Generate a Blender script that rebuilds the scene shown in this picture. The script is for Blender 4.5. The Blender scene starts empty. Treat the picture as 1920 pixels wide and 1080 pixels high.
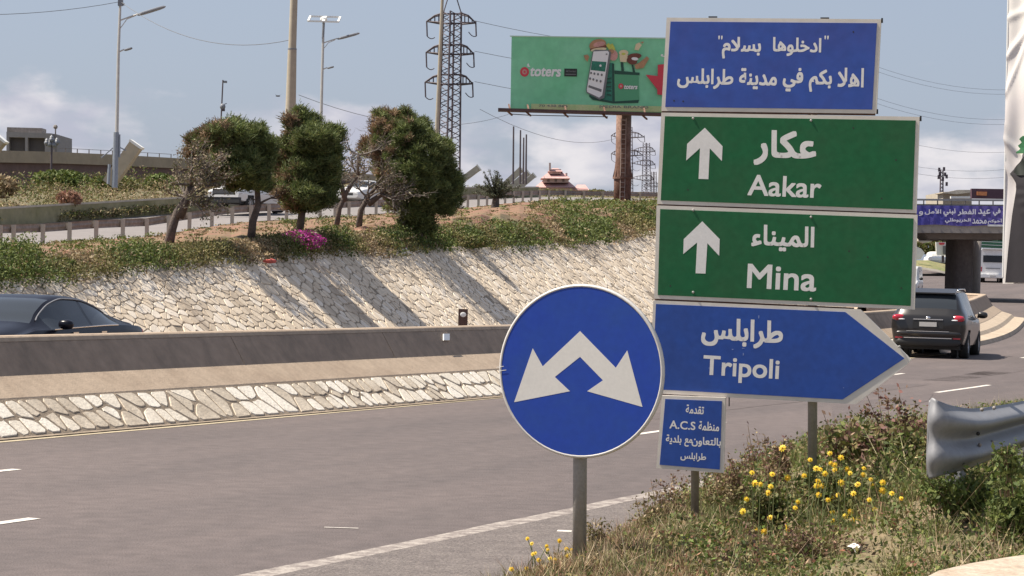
import bpy, math, random, unicodedata
import numpy as np
from mathutils import Vector, Matrix, Euler
from math import sin, cos, pi, radians, atan2, sqrt
random.seed(7); rng = np.random.default_rng(11)
sc = bpy.context.scene; C = sc.collection

# ------------------------------------------------------------------ camera, sky, sun, exposure
F, EYE, ROLL, PITCH = 4500.0, 1.9, .026, -.0062
cd = bpy.data.cameras.new('camera'); cam = bpy.data.objects.new('camera', cd); C.objects.link(cam)
cd.sensor_width = 36; cd.lens = F/1920*36; cd.clip_start = .5; cd.clip_end = 6000
cam.matrix_world = Matrix.Translation((0, 0, EYE)) @ Matrix.Rotation(pi/2+PITCH, 4, 'X') @ Matrix.Rotation(ROLL, 4, 'Z')
sc.camera = cam
SUN_AZ = Vector((-.975, .10, 0)).normalized(); SUN_EL = radians(57)
sl = bpy.data.lights.new('sun', 'SUN'); sl.energy = 5.0; sl.angle = radians(.55); sl.color = (1, .92, .79)
so = bpy.data.objects.new('sun', sl); C.objects.link(so)
sd = SUN_AZ*cos(SUN_EL)+Vector((0, 0, sin(SUN_EL)))
so.rotation_euler = sd.to_track_quat('Z', 'Y').to_euler()
w = bpy.data.worlds.new('World'); sc.world = w; w.use_nodes = True
nt = w.node_tree; N = nt.nodes; LK = nt.links; N.clear()
out = N.new('ShaderNodeOutputWorld'); bg = N.new('ShaderNodeBackground'); LK.new(bg.outputs[0], out.inputs[0])
bg.inputs['Strength'].default_value = .079
sky = N.new('ShaderNodeTexSky'); sky.sky_type = 'NISHITA'; sky.sun_disc = False
sky.sun_elevation = SUN_EL; sky.sun_rotation = atan2(SUN_AZ.x, SUN_AZ.y)
sky.air_density = 1.0; sky.dust_density = 2.2; sky.ozone_density = 1.0
tc = N.new('ShaderNodeTexCoord'); mp = N.new('ShaderNodeMapping'); mp.inputs['Scale'].default_value = (1, 1, 2.1); mp.inputs['Location'].default_value = (.35, .0, .12)
LK.new(tc.outputs['Generated'], mp.inputs[0])
nz = N.new('ShaderNodeTexNoise'); nz.inputs['Scale'].default_value = 11; nz.inputs['Detail'].default_value = 7; nz.inputs['Roughness'].default_value = .55
LK.new(mp.outputs[0], nz.inputs[0])
sx = N.new('ShaderNodeSeparateXYZ'); LK.new(tc.outputs['Generated'], sx.inputs[0])
band = N.new('ShaderNodeMapRange'); band.inputs[1].default_value = .10; band.inputs[2].default_value = .062
band.inputs[3].default_value = -.22; band.inputs[4].default_value = .10; LK.new(sx.outputs[2], band.inputs[0])
ad = N.new('ShaderNodeMath'); ad.operation = 'ADD'; LK.new(nz.outputs[0], ad.inputs[0]); LK.new(band.outputs[0], ad.inputs[1])
cr = N.new('ShaderNodeMapRange'); cr.interpolation_type = 'SMOOTHSTEP'; cr.inputs[1].default_value = .535; cr.inputs[2].default_value = .69
LK.new(ad.outputs[0], cr.inputs[0])
# grey veil of a hazy day, then the clouds
veil = N.new('ShaderNodeMix'); veil.data_type = 'RGBA'; veil.inputs[0].default_value = .72
LK.new(sky.outputs[0], veil.inputs[6]); veil.inputs[7].default_value = (3.1, 3.55, 4.55, 1)
nz2 = N.new('ShaderNodeTexNoise'); nz2.inputs['Scale'].default_value = 26; nz2.inputs['Detail'].default_value = 6; LK.new(mp.outputs[0], nz2.inputs[0])
cc = N.new('ShaderNodeMix'); cc.data_type = 'RGBA'; cc.inputs[6].default_value = (3.75, 3.85, 4.6, 1); cc.inputs[7].default_value = (6.0, 5.8, 6.0, 1)
cf = N.new('ShaderNodeMapRange'); cf.inputs[1].default_value = .38; cf.inputs[2].default_value = .62; LK.new(nz2.outputs[0], cf.inputs[0]); LK.new(cf.outputs[0], cc.inputs[0])
mx = N.new('ShaderNodeMix'); mx.data_type = 'RGBA'; LK.new(cr.outputs[0], mx.inputs[0]); LK.new(veil.outputs[2], mx.inputs[6]); LK.new(cc.outputs[2], mx.inputs[7])
LK.new(mx.outputs[2], bg.inputs[0])
sc.view_settings.view_transform = 'Standard'; sc.view_settings.look = 'None'; sc.view_settings.exposure = 0.79; sc.view_settings.gamma = 1
sc.view_settings.use_curve_mapping = False

# ------------------------------------------------------------------ survey helpers: picture measurements to places
_R = Matrix.Rotation(pi/2+PITCH, 3, 'X') @ Matrix.Rotation(ROLL, 3, 'Z')
def P(px, py, Z):
    r = _R @ Vector((px-960, 540-py, -F)); return Vector((0, 0, EYE))+r*(Z/r.y)
TH = radians(24.216)
U = Vector((sin(TH), cos(TH), 0)); NL = Vector((-cos(TH), sin(TH), 0))
def R(t, p, z=0.0): return U*t+NL*p+Vector((0, 0, z))
def tp(v): return v.dot(U), v.dot(NL)
_zt = [(-60, 0), (45, 0), (60, .1), (75, .26), (95, .5), (115, .78), (140, 1.12), (160, 1.6), (180, 2.1), (200, 2.55), (250, 3.5), (330, 4.6), (450, 5.2), (6000, 5.2)]
def zr(t): return float(np.interp(t, [a for a, b in _zt], [b for a, b in _zt]))
def G(px, py, dz=0.0):
    r = _R @ Vector((px-960, 540-py, -F)); o = Vector((0, 0, EYE)); lo, hi = 5/F, 400/F
    g = lambda k: (o+r*k).z-zr(tp(o+r*k)[0])-dz
    ks = np.linspace(lo, hi, 400); prev = ks[0]
    for k in ks[1:]:
        if g(k) <= 0:
            a, b = prev, k
            for _ in range(30):
                m = (a+b)/2
                if g(m) > 0: a = m
                else: b = m
            return o+r*b
        prev = k
    return o+r*hi
def pl(tab, x, k):
    xs = [q[0] for q in tab]
    if x < xs[0]: return tab[0][k]+(x-xs[0])*(tab[1][k]-tab[0][k])/(xs[1]-xs[0])
    if x > xs[-1]: return tab[-1][k]+(x-xs[-1])*(tab[-1][k]-tab[-2][k])/(xs[-1]-xs[-2])
    return float(np.interp(x, xs, [q[k] for q in tab]))
def PL(tab, x): return P(x, pl(tab, x, 1), pl(tab, x, 2))

# ------------------------------------------------------------------ materials
def mat(name, col, rough=.8, var=.0, scale=6.0, bump=0.0, bscale=40.0, metal=0.0, col2=None, stretch=None, attr=False, fac=(.35, .65), trans=0.0, coat=0.0, emit=None, detail=6, spec=.5):
    m = bpy.data.materials.new(name); m.use_nodes = True; t = m.node_tree; b = t.nodes['Principled BSDF']
    b.inputs['Roughness'].default_value = rough; b.inputs['Specular IOR Level'].default_value = spec; b.inputs['Metallic'].default_value = metal
    if coat: b.inputs['Coat Weight'].default_value = coat; b.inputs['Coat Roughness'].default_value = .05
    src = None
    co = t.nodes.new('ShaderNodeTexCoord'); vec = co.outputs['Object']
    if stretch:
        mm = t.nodes.new('ShaderNodeMapping'); mm.inputs['Scale'].default_value = stretch[:3]
        if len(stretch) > 3: mm.vector_type = 'TEXTURE'; mm.inputs['Rotation'].default_value = (0, 0, pi/2-TH); mm.inputs['Scale'].default_value = tuple(1/q for q in stretch[:3])
        t.links.new(vec, mm.inputs[0]); vec = mm.outputs[0]
    if attr:
        a = t.nodes.new('ShaderNodeAttribute'); a.attribute_name = 'Col'; src = a.outputs['Color']
    else:
        rg = t.nodes.new('ShaderNodeRGB'); rg.outputs[0].default_value = (*col, 1); src = rg.outputs[0]
    if var or col2:
        n = t.nodes.new('ShaderNodeTexNoise'); n.inputs['Scale'].default_value = scale; n.inputs['Detail'].default_value = detail; n.inputs['Roughness'].default_value = .62
        t.links.new(vec, n.inputs[0])
        mr = t.nodes.new('ShaderNodeMapRange'); mr.inputs[1].default_value = fac[0]; mr.inputs[2].default_value = fac[1]; t.links.new(n.outputs[0], mr.inputs[0])
        mi = t.nodes.new('ShaderNodeMix'); mi.data_type = 'RGBA'; t.links.new(mr.outputs[0], mi.inputs[0]); t.links.new(src, mi.inputs[6])
        c2 = col2 if col2 else tuple(max(0, c*(1-var)) for c in col)
        mi.inputs[7].default_value = (*c2, 1); src = mi.outputs[2]
        if var:
            n3 = t.nodes.new('ShaderNodeTexNoise'); n3.inputs['Scale'].default_value = scale*7; n3.inputs['Detail'].default_value = 3; t.links.new(co.outputs['Object'], n3.inputs[0])
            m3 = t.nodes.new('ShaderNodeMapRange'); m3.inputs[1].default_value = .3; m3.inputs[2].default_value = .7; m3.inputs[3].default_value = 1-var; m3.inputs[4].default_value = 1+var*.6; t.links.new(n3.outputs[0], m3.inputs[0])
            mu = t.nodes.new('ShaderNodeVectorMath'); mu.operation = 'SCALE'; t.links.new(src, mu.inputs[0]); t.links.new(m3.outputs[0], mu.inputs['Scale']); src = mu.outputs[0]
    t.links.new(src, b.inputs['Base Color'])
    if emit: t.links.new(src, b.inputs['Emission Color']); b.inputs['Emission Strength'].default_value = emit
    if bump:
        n2 = t.nodes.new('ShaderNodeTexNoise'); n2.inputs['Scale'].default_value = bscale; n2.inputs['Detail'].default_value = 5; t.links.new(co.outputs['Object'], n2.inputs[0])
        bp = t.nodes.new('ShaderNodeBump'); bp.inputs['Strength'].default_value = bump; bp.inputs['Distance'].default_value = .02; t.links.new(n2.outputs[0], bp.inputs['Height']); t.links.new(bp.outputs[0], b.inputs['Normal'])
    if trans:
        tr = t.nodes.new('ShaderNodeBsdfTranslucent'); t.links.new(src, tr.inputs[0]); ms = t.nodes.new('ShaderNodeMixShader'); ms.inputs[0].default_value = trans
        t.links.new(b.outputs[0], ms.inputs[1]); t.links.new(tr.outputs[0], ms.inputs[2]); t.links.new(ms.outputs[0], t.nodes['Material Output'].inputs[0])
    return m

# ------------------------------------------------------------------ mesh helpers
org = {}
class MB:
    def __init__(s): s.v = []; s.f = []; s.m = []
    def add(s, vs, fs, mi=0):
        k = len(s.v); s.v += [Vector(v) for v in vs]; s.f += [tuple(i+k for i in f) for f in fs]; s.m += [mi]*len(fs); return s
    def box(s, c, sz, rot=None, mi=0, ax=None):
        c = Vector(c); x, y, z = [a/2 for a in sz]
        vs = [Vector((i*x, j*y, k*z)) for i in (-1, 1) for j in (-1, 1) for k in (-1, 1)]
        if rot: vs = [rot @ v for v in vs]
        if ax: vs = [ax[0]*v.x+ax[1]*v.y+ax[2]*v.z for v in vs]
        return s.add([c+v for v in vs], [(0, 1, 3, 2), (4, 6, 7, 5), (0, 4, 5, 1), (2, 3, 7, 6), (0, 2, 6, 4), (1, 5, 7, 3)], mi)
    def tube(s, pts, r, n=8, mi=0, cap=True):
        pts = [Vector(p) for p in pts]; rs = r if isinstance(r, (list, tuple)) else [r]*len(pts); k = len(s.v)
        ref = None
        for i, p in enumerate(pts):
            d = (pts[min(i+1, len(pts)-1)]-pts[max(i-1, 0)]).normalized()
            if ref is None: ref = Vector((0, 0, 1)) if abs(d.z) < .9 else Vector((1, 0, 0))
            a = d.cross(ref).normalized(); b = a.cross(d).normalized(); ref = b
            for j in range(n): s.v.append(p+(a*cos(2*pi*j/n)+b*sin(2*pi*j/n))*rs[i])
        for i in range(len(pts)-1):
            for j in range(n):
                a0 = k+i*n+j; a1 = k+i*n+(j+1) % n; s.f.append((a0, a1, a1+n, a0+n)); s.m.append(mi)
        if cap:
            s.f.append(tuple(k+j for j in range(n))[::-1]); s.f.append(tuple(k+(len(pts)-1)*n+j for j in range(n))); s.m += [mi, mi]
        return s
    def bar(s, a, b, wd, th=None, mi=0, up=Vector((0, 0, 1))):
        a = Vector(a); b = Vector(b); d = b-a; L = d.length; d = d/L
        if abs(d.dot(up)) > .98: up = Vector((1, 0, 0))
        x = d.cross(up).normalized(); y = x.cross(d)
        return s.box((a+b)/2, (L, wd, th or wd), ax=(d, x, y), mi=mi)
    def prism(s, poly, d, mi=0):
        n = len(poly); d = Vector(d); a = [Vector(p) for p in poly]
        return s.add(a+[p+d for p in a], [tuple(range(n))[::-1], tuple(range(n, 2*n))]+[(i, (i+1) % n, (i+1) % n+n, i+n) for i in range(n)], mi)
    def ell(s, c, r, n=12, m=8, mi=0, rot=None, pw=1.0):
        k = len(s.v); c = Vector(c)
        for i in range(m+1):
            th = pi*i/m
            for j in range(n):
                ph = 2*pi*j/n; sg = lambda q: math.copysign(abs(q)**pw, q)
                v = Vector((r[0]*sg(sin(th))*sg(cos(ph)), r[1]*sg(sin(th))*sg(sin(ph)), r[2]*sg(cos(th))))
                if rot: v = rot @ v
                s.v.append(c+v)
        for i in range(m):
            for j in range(n): s.f.append((k+i*n+j, k+(i+1)*n+j, k+(i+1)*n+(j+1) % n, k+i*n+(j+1) % n)); s.m.append(mi)
        return s
    def grid(s, rows, mi=0):
        k = len(s.v); n = len(rows[0])
        for r in rows: s.v += [Vector(q) for q in r]
        for i in range(len(rows)-1):
            for j in range(n-1): s.f.append((k+i*n+j, k+i*n+j+1, k+(i+1)*n+j+1, k+(i+1)*n+j)); s.m.append(mi)
        return s
def link(name, mb, mats, parent=None, smooth=False, local=False, kind=None):
    me = bpy.data.meshes.new(name); o0 = Vector((0, 0, 0)) if (local or parent is None) else org.get(parent.name, Vector((0, 0, 0)))
    me.from_pydata([tuple(v-o0) for v in mb.v], [], mb.f)
    for m in (mats if isinstance(mats, (list, tuple)) else [mats]): me.materials.append(m)
    if any(mb.m): me.polygons.foreach_set('material_index', mb.m)
    if smooth: me.polygons.foreach_set('use_smooth', [True]*len(me.polygons))
    me.update()
    o = bpy.data.objects.new(name, me); C.objects.link(o)
    if parent is not None: o.parent = parent; org[o.name] = o0
    if kind: o['kind'] = kind
    return o
def tag(o, label, cat, group=None):
    o['label'] = label; o['category'] = cat
    if group: o['group'] = group
    return o
def thing(name, label, cat, loc, group=None, rz=0):
    o = bpy.data.objects.new(name, None); C.objects.link(o); o.location = loc; o.rotation_euler = (0, 0, rz); o.empty_display_size = .3
    org[o.name] = Vector(loc); return tag(o, label, cat, group)
def copy_tree(o, loc, label, parent=None, rz=None, scale=None):
    c = o.copy(); C.objects.link(c)
    if parent is None:
        c.location = loc; c['label'] = label
        if rz is not None: c.rotation_euler = (0, 0, rz)
        if scale: c.scale = (scale,)*3
    else: c.parent = parent
    for ch in list(o.children): copy_tree(ch, None, None, c)
    return c
def npmesh(name, V, nper, cols, m, parent=None, kind=None):
    """many small faces of nper corners each, V (N*nper,3)"""
    n = len(V)//nper; me = bpy.data.meshes.new(name)
    if parent is not None: V = V-np.array(org[parent.name])
    me.vertices.add(len(V)); me.vertices.foreach_set('co', V.astype(np.float32).ravel())
    me.loops.add(len(V)); me.loops.foreach_set('vertex_index', np.arange(len(V), dtype=np.int32))
    me.polygons.add(n); me.polygons.foreach_set('loop_start', np.arange(0, len(V), nper, dtype=np.int32))
    a = me.color_attributes.new('Col', 'FLOAT_COLOR', 'POINT')
    a.data.foreach_set('color', np.concatenate([np.repeat(cols, nper, 0), np.ones((len(V), 1))], 1).astype(np.float32).ravel())
    me.update(calc_edges=True); me.materials.append(m)
    o = bpy.data.objects.new(name, me); C.objects.link(o)
    if parent is not None: o.parent = parent
    if kind: o['kind'] = kind
    return o
def rdir(n):
    v = rng.normal(size=(n, 3)); return v/np.linalg.norm(v, axis=1)[:, None]
def leafV(c, s, asp=.45, flat=0.0):
    """diamond leaves at c"""
    n = len(c); a = rdir(n); a[:, 2] *= (1-flat); b = np.cross(a, rdir(n)); b /= np.linalg.norm(b, axis=1)[:, None]+1e-9
    s = np.asarray(s).reshape(-1, 1)*np.ones((n, 1))
    return np.stack([c-a*s, c-b*s*asp, c+a*s, c+b*s*asp], 1).reshape(-1, 3)
def bladeV(c, h, wd, lean=.35):
    n = len(c); h = np.asarray(h).reshape(-1, 1)*np.ones((n, 1)); a = rng.uniform(0, 2*pi, n); dx = np.stack([np.cos(a), np.sin(a), 0*a], 1)
    l = rng.normal(0, lean, (n, 2)); tip = c+np.concatenate([l*h, h], 1)
    return np.stack([c-dx*wd/2, c+dx*wd/2, tip], 1).reshape(-1, 3)
def pick(n, pal, jit=.18):
    pal = np.array(pal); c = pal[rng.integers(0, len(pal), n)]; return np.clip(c*rng.uniform(1-jit, 1+jit, (n, 1))*rng.uniform(.93, 1.07, (n, 3)), 0, 1)
# plane frame fitted through picture points
class Plane:
    def __init__(s, o, x, up):
        s.o = Vector(o); s.x = (Vector(x)-s.o).normalized(); y = Vector(up)-s.o; s.y = (y-s.x*y.dot(s.x)).normalized(); s.n = s.x.cross(s.y).normalized()
        if s.n.y > 0: s.n = -s.n
    def L(s, px, py):
        r = _R @ Vector((px-960, 540-py, -F)); o = Vector((0, 0, EYE)); k = (s.o-o).dot(s.n)/r.dot(s.n); d = o+r*k-s.o
        return d.dot(s.x), d.dot(s.y)
    def W(s, x, y, z=0.0): return s.o+s.x*x+s.y*y+s.n*z
    def pp(s, pts, z=0.0): return [s.W(*s.L(*q), z) for q in pts]
# lettering
_forms = {}
for cp in range(0xFE70, 0xFEFD):
    d = unicodedata.decomposition(chr(cp)).split()
    if len(d) >= 2 and d[0].startswith('<'): _forms[(d[0][1:-1], ''.join(chr(int(x, 16)) for x in d[1:]))] = chr(cp)
def shape_ar(s):
    out = []; i = 0; toks = []
    while i < len(s):
        if s[i] == '\u0644' and i+1 < len(s) and s[i+1] in '\u0627\u0623\u0625': toks.append(s[i:i+2]); i += 2
        else: toks.append(s[i]); i += 1
    ar = lambda t: ('isolated', t) in _forms
    dual = lambda t: ('initial', t) in _forms
    for k, t in enumerate(toks):
        if not ar(t): out.append(t); continue
        pj = k > 0 and dual(toks[k-1]) and ('final', t) in _forms
        nj = dual(t) and k+1 < len(toks) and ar(toks[k+1]) and ('final', toks[k+1]) in _forms
        out.append(_forms[('medial' if pj and nj else 'final' if pj else 'initial' if nj else 'isolated', t)])
    return ''.join(reversed(out))
def glyphs(s, off=0.0, shear=0.0, space=1.0):
    if any('\u0600' <= ch <= '\u06ff' for ch in s): s = shape_ar(s)
    c = bpy.data.curves.new('t', 'FONT'); c.body = s; c.offset = 0; c.resolution_u = 4; c.shear = shear; c.space_character = space
    o = bpy.data.objects.new('t', c); C.objects.link(o); bpy.context.view_layer.update()
    m = o.evaluated_get(bpy.context.evaluated_depsgraph_get()).to_mesh()
    v = [(q.co.x, q.co.y) for q in m.vertices]; f = [tuple(p.vertices) for p in m.polygons]
    C.objects.unlink(o); bpy.data.objects.remove(o); return v, f
def write(s, pln, box, mb, z, off=.02, slope=0.0, shear=0.0, mi=0, space=1.0):
    """box = picture x0,x1,y0,y1 of the word; the word is laid on the plane"""
    v, f = glyphs(s, off, shear, space); x0, x1, y0, y1 = box; cx, cy = pln.L((x0+x1)/2, (y0+y1)/2)
    ww = pln.L(x1, (y0+y1)/2)[0]-pln.L(x0, (y0+y1)/2)[0]; hh = pln.L((x0+x1)/2, y0)[1]-pln.L((x0+x1)/2, y1)[1]-abs(slope)*ww
    vx = [a for a, b in v]; vy = [b for a, b in v]; ax, bx, ay, by = min(vx), max(vx), min(vy), max(vy)
    th = off*hh*1.05; kx = (ww-2*th)/(bx-ax); ky = (hh-2*th)/(by-ay)
    for j in range(9 if th > 0 else 1):
        ox, oy = (0, 0) if j == 0 else (th*(1, 1, 0, -1, -1, -1, 0, 1)[j-1], th*(0, 1, 1, 1, 0, -1, -1, -1)[j-1])
        mb.add([pln.W(cx+(a-(ax+bx)/2)*kx+ox, cy+(b-(ay+by)/2)*ky+oy, z+j*.00003) for a, b in v], f, mi)
# ------------------------------------------------------------------ ground, roads
M = {}
M['dirt'] = mat('dry_earth', (.17, .12, .075), .95, .3, 1.2, .5, 12, col2=(.10, .11, .045))
M['asphalt'] = mat('asphalt', (.115, .091, .087), .88, .17, .8, .55, 55, col2=(.080, .065, .064), stretch=(.12, .7, 1, TH), fac=(.40, .70))
M['asphalt_old'] = mat('worn_shoulder_asphalt', (.165, .14, .13), .92, .38, 5, .8, 60, col2=(.12, .10, .095))
M['asphalt_up'] = mat('pale_asphalt', (.20, .18, .175), .9, .08, .3)
M['asphalt_dark'] = mat('patched_asphalt', (.088, .07, .068), .9, .15, 2.0, .3, 90, col2=(.112, .09, .088), fac=(.45, .75))
M['paint'] = mat('road_paint', (.62, .57, .52), .7, .18, 9, .2, 60, col2=(.30, .27, .25), fac=(.5, .72))
M['paint_old'] = mat('worn_road_paint', (.34, .30, .27), .85, .25, 7, .3, 60, col2=(.17, .14, .13), fac=(.40, .60))
M['concrete'] = mat('barrier_concrete_stained_shaded', (.31, .23, .17), .85, .15, .9, .25, 30, col2=(.21, .16, .12), stretch=(2.6, 2.6, .35), fac=(.45, .75))  # stain streaks, plus the upper face's shade put into the colour
M['conc_sunlit'] = mat('barrier_concrete_sunlit', (.37, .285, .21), .85, .12, 1.2, .25, 30, col2=(.29, .215, .155), fac=(.45, .75))  # sunlit copy of the barrier concrete, light put into the colour
M['conc_light'] = mat('light_concrete', (.50, .45, .38), .85, .1, .6, .1, 10, col2=(.38, .34, .28))
M['grout'] = mat('dark_mortar', (.33, .265, .195), .95, .3, 8, .5, 30)
M['grout2'] = mat('earthy_mortar', (.27, .21, .155), .95, .35, 6, .5, 30)
M['stone'] = [mat('cream_stone', (.66, .59, .49), .85, .12, 3, .4, 25, col2=(.50, .43, .34), fac=(.5, .8)), mat('pale_stone', (.72, .66, .57), .85, .1, 4, .4, 25, col2=(.56, .49, .40), fac=(.5, .8)), mat('tan_stone', (.56, .48, .38), .85, .15, 3, .4, 25, col2=(.42, .35, .27))]
M['wallstone'] = [mat('wall_stone_cream', (.66, .55, .42), .88, .1, .9, .3, 20, col2=(.30, .235, .175), stretch=(1.0, .16, .2, TH), fac=(.52, .74)), mat('wall_stone_tan', (.59, .485, .365), .88, .12, .9, .3, 20, col2=(.28, .22, .165), stretch=(1.0, .16, .2, TH), fac=(.5, .74)), mat('wall_stone_pale', (.71, .62, .51), .88, .1, .9, .3, 20, col2=(.36, .285, .215), stretch=(1.0, .16, .2, TH), fac=(.54, .76))]
M['steel'] = mat('galvanised_steel', (.235, .24, .26), .6, .10, 5, metal=.2, col2=(.22, .22, .235))
M['steel_dull'] = mat('weathered_steel', (.30, .27, .25), .7, .15, 4, .1, 30, metal=.2, col2=(.2, .17, .15))
M['post'] = mat('grey_painted_pipe', (.33, .31, .29), .5, .12, 8, .1, 40, metal=.3)

def sheet(name, rows, m, kind='structure'):
    return link(name, MB().grid(rows), m, kind=kind)
ts = list(np.arange(-40, 60, 5))+list(np.arange(60, 460, 10))+[600, 1000, 2000, 4500]
ps = [-2500, -400, -60, -20, 10, 30, 60, 100, 300, 1000, 3500]
sheet('ground', [[R(t, p, zr(t)-.03) for p in ps] for t in ts], M['dirt'])
def road_left(t): return float(np.interp(t, [-40, 90, 150, 400], [29, 31, 62, 150]))
def road_right(t): return float(np.interp(t, [-40, 0, 45, 80, 400], [3, 5, 5, 0, -80]))
sheet('road', [[R(t, road_right(t)+(road_left(t)-road_right(t))*k/12, zr(t)) for k in range(13)] for t in np.arange(-40, 420, 4)], M['asphalt'])
# edge line, lane dashes and scraps of paint, each a sheet 4 mm up
def strip(mb, t0, t1, p0, p1, dz=.004, n=1, wob=0):
    rows = []
    for k in range(n+1):
        t = t0+(t1-t0)*k/n; rows.append([R(t, p0+random.uniform(-wob, wob), zr(t)+dz), R(t, p1+random.uniform(-wob, wob), zr(t)+dz)])
    mb.grid(rows)
mb = MB(); strip(mb, -20, 40, 7.34, 7.53, n=110, wob=.014)
mb2 = MB(); strip(mb2, -30, 62, 15.02, 15.16, n=60, wob=.012)
link('edge_line', mb, M['paint_old'], kind='structure'); link('far_edge_line', mb2, mat('faded_yellow_paint', (.42, .35, .24), .9, .2, 3), kind='structure')
mb = MB()
for k in range(-1, 5):
    for q, a in ((10.42, 10.6+15.4*k), (13.0, 13.95+15.4*k)):
        strip(mb, a, a+4.1, q-.055, q+.055, n=3)
dash = link('lane_dashes', mb, M['paint'], kind='structure')
mb = MB()
for (x0, y0, x1, y1, wd) in ((608, 989.5, 672, 991.5, .014), (1045, 996, 1072, 997, .05)):
    a, b = G(x0, y0), G(x1, y1); d = (b-a).normalized(); s = Vector((-d.y, d.x, 0))*wd; z = Vector((0, 0, .005))
    mb.add([a-s+z, b-s+z, b+s+z, a+s+z], [(0, 1, 2, 3)])
link('paint_scraps', mb, M['paint'], kind='structure')
# resurfaced strips that show as darker tar lines and patches
mb = MB()
def patch(pts, dz=.003): mb.add([G(x, y, dz) for x, y in pts], [tuple(range(len(pts)))])
strip(mb, 30, 60, 11.3, 11.9, dz=.003, n=20, wob=.05)
patch([(1560, 700), (1640, 686), (1925, 700), (1925, 716), (1700, 716)])
patch([(1560, 756), (1750, 738), (1740, 752), (1560, 790)], .0035)
link('tar_patches', mb, M['asphalt_dark'], kind='structure')
# shoulder
def vb(t): return float(np.interp(t, [-40, 9, 13.6, 17.9, 21.1, 30, 60], [5.1, 5.45, 5.95, 6.8, 7.15, 7.2, 7.2]))
link('road_shoulder', MB().grid([[R(t, vb(t)-.4, .0045), R(t, 7.34, .0045)] for t in np.arange(-20, 21.6, 1)]), M['asphalt_old'], kind='structure')
# verge on which the signs stand
def vz(t, p):
    e = vb(t)-p; h = .27*min(1, max(0, e)/.75)**.8
    x = U.x*t+NL.x*p; y = U.y*t+NL.y*p; ss = lambda a: (lambda c: c*c*(3-2*c))(max(0, min(1, a)))
    h += ss((x-1.75)/.9)*ss((e-.3)/1.6)*(.17+.17*ss((y-12.7)/1.0))*(1-.6*ss((y-19)/5))
    return h+.03*sin(t*1.3+p*.7)*min(1, max(0, e))+.05*max(0, min(1, (t-14)/4))*min(1, max(0, e))
rows = []
for t in np.arange(-8, 46, .5):
    rows.append([R(t, vb(t)-d, zr(t)+vz(t, vb(t)-d)-(.02 if d == 0 else 0)+(random.uniform(-.012, .012) if d else 0)) for d in (0, .15, .35, .6, .9, 1.3, 1.8, 2.4, 3.2, 4.2, 5.5, 8, 14)])
verge = sheet('verge_ground', rows, mat('verge_soil', (.20, .15, .09), .95, .35, 3, .8, 25, col2=(.13, .12, .055)))
def VG(px, py):
    z = .27
    for _ in range(6):
        r = _R @ Vector((px-960, 540-py, -F)); k = (z-EYE)/r.z; q = Vector((0, 0, EYE))+r*k; t, p = tp(q); z = zr(t)+vz(t, p)
    return q
# pale kerb slab at the near corner
slab = MB(); q = [(1716, 1092), (1760, 1070), (1820, 1056), (1880, 1046), (1990, 1030), (2140, 1012), (2140, 1300), (1560, 1300)]
SLZ = .50
def SP(px, py):
    r = _R @ Vector((px-960, 540-py, -F)); k = (SLZ-EYE)/r.z; return Vector((0, 0, EYE))+r*k
q = [SP(*a) for a in q]; slab.prism([Vector((a.x, a.y, SLZ)) for a in q], (0, 0, -.4))
link('pavement', slab, mat('pale_pavement_concrete', (.50, .41, .33), .9, .2, 5, .6, 30, col2=(.36, .28, .21)), kind='structure')

# ------------------------------------------------------------------ central reservation: stone apron and concrete barrier
A = tp(G(1836, 640)); B = tp(G(1908, 597))
_mt = [(-60, 15.26), (20, 15.26), (44, 15.26), (A[0]*.5+22, 15.26+(A[1]-15.26)*.32), A, B]
def pm(t):
    # smooth curve through the surveyed feet
    xs = [a for a, b in _mt]; ys = [b for a, b in _mt]; i = max(0, min(len(xs)-2, int(np.searchsorted(xs, t))-1))
    d = [(ys[k+1]-ys[k])/(xs[k+1]-xs[k]) for k in range(len(xs)-1)]
    tg = [d[0]]+[(d[k-1]+d[k])/2 for k in range(1, len(d))]+[d[-1]]
    h = xs[i+1]-xs[i]; s = (t-xs[i])/h
    return (2*s**3-3*s**2+1)*ys[i]+(s**3-2*s**2+s)*h*tg[i]+(-2*s**3+3*s**2)*ys[i+1]+(s**3-s**2)*h*tg[i+1]
TE = B[0]-4
path = []
for t in list(np.arange(-20, 44, 4))+list(np.arange(44, TE, 2.5)): path.append(Vector((t, pm(t), 0)))
e0 = Vector((TE, pm(TE), 0)); dr = (e0-path[-1]).normalized(); nn = Vector((-dr.y, dr.x, 0)); RD = 3.6; cen = e0+nn*RD
for k in range(0, 15):
    a = -pi/2+pi*k/14; path.append(cen+dr*RD*cos(a)+nn*RD*sin(a))
e1 = path[-1]
for k in range(1, 16):
    s = k/15; t = e1.x+(66-e1.x)*s; path.append(Vector((t, pm(t)+(3.9+(e1.y-pm(e1.x)-3.9)*(1-s)), 0)))
SEC = [(0, 0), (1.44, .30)]
def sweep(prof, pts):
    rows = []
    for i, q in enumerate(pts):
        d = (pts[min(i+1, len(pts)-1)]-pts[max(i-1, 0)]).normalized(); nrm = Vector((-d.y, d.x, 0)); r = []
        for o, z in prof:
            a = q+nrm*o; r.append(R(a.x, a.y, zr(a.x)+z))
        rows.append(r)
    return rows
bar = thing('concrete_barrier', 'long concrete median barrier with stained face toned as shaded and foot toned as sunlit', 'barrier', R(30, 16.9, 0))
prof_up = [(.858, .607), (1.115, 1.012), (1.14, 1.03), (1.30, 1.03), (1.33, 1.012), (1.45, .607), (1.75, .4), (1.78, -.02)]  # face leans back so its shadow stays off the foot
prof_lo = [(.47, .35), (.50, .39), (.86, .607)]
link('upper_face', MB().grid(sweep(prof_up, path)), M['concrete'], bar)
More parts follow.
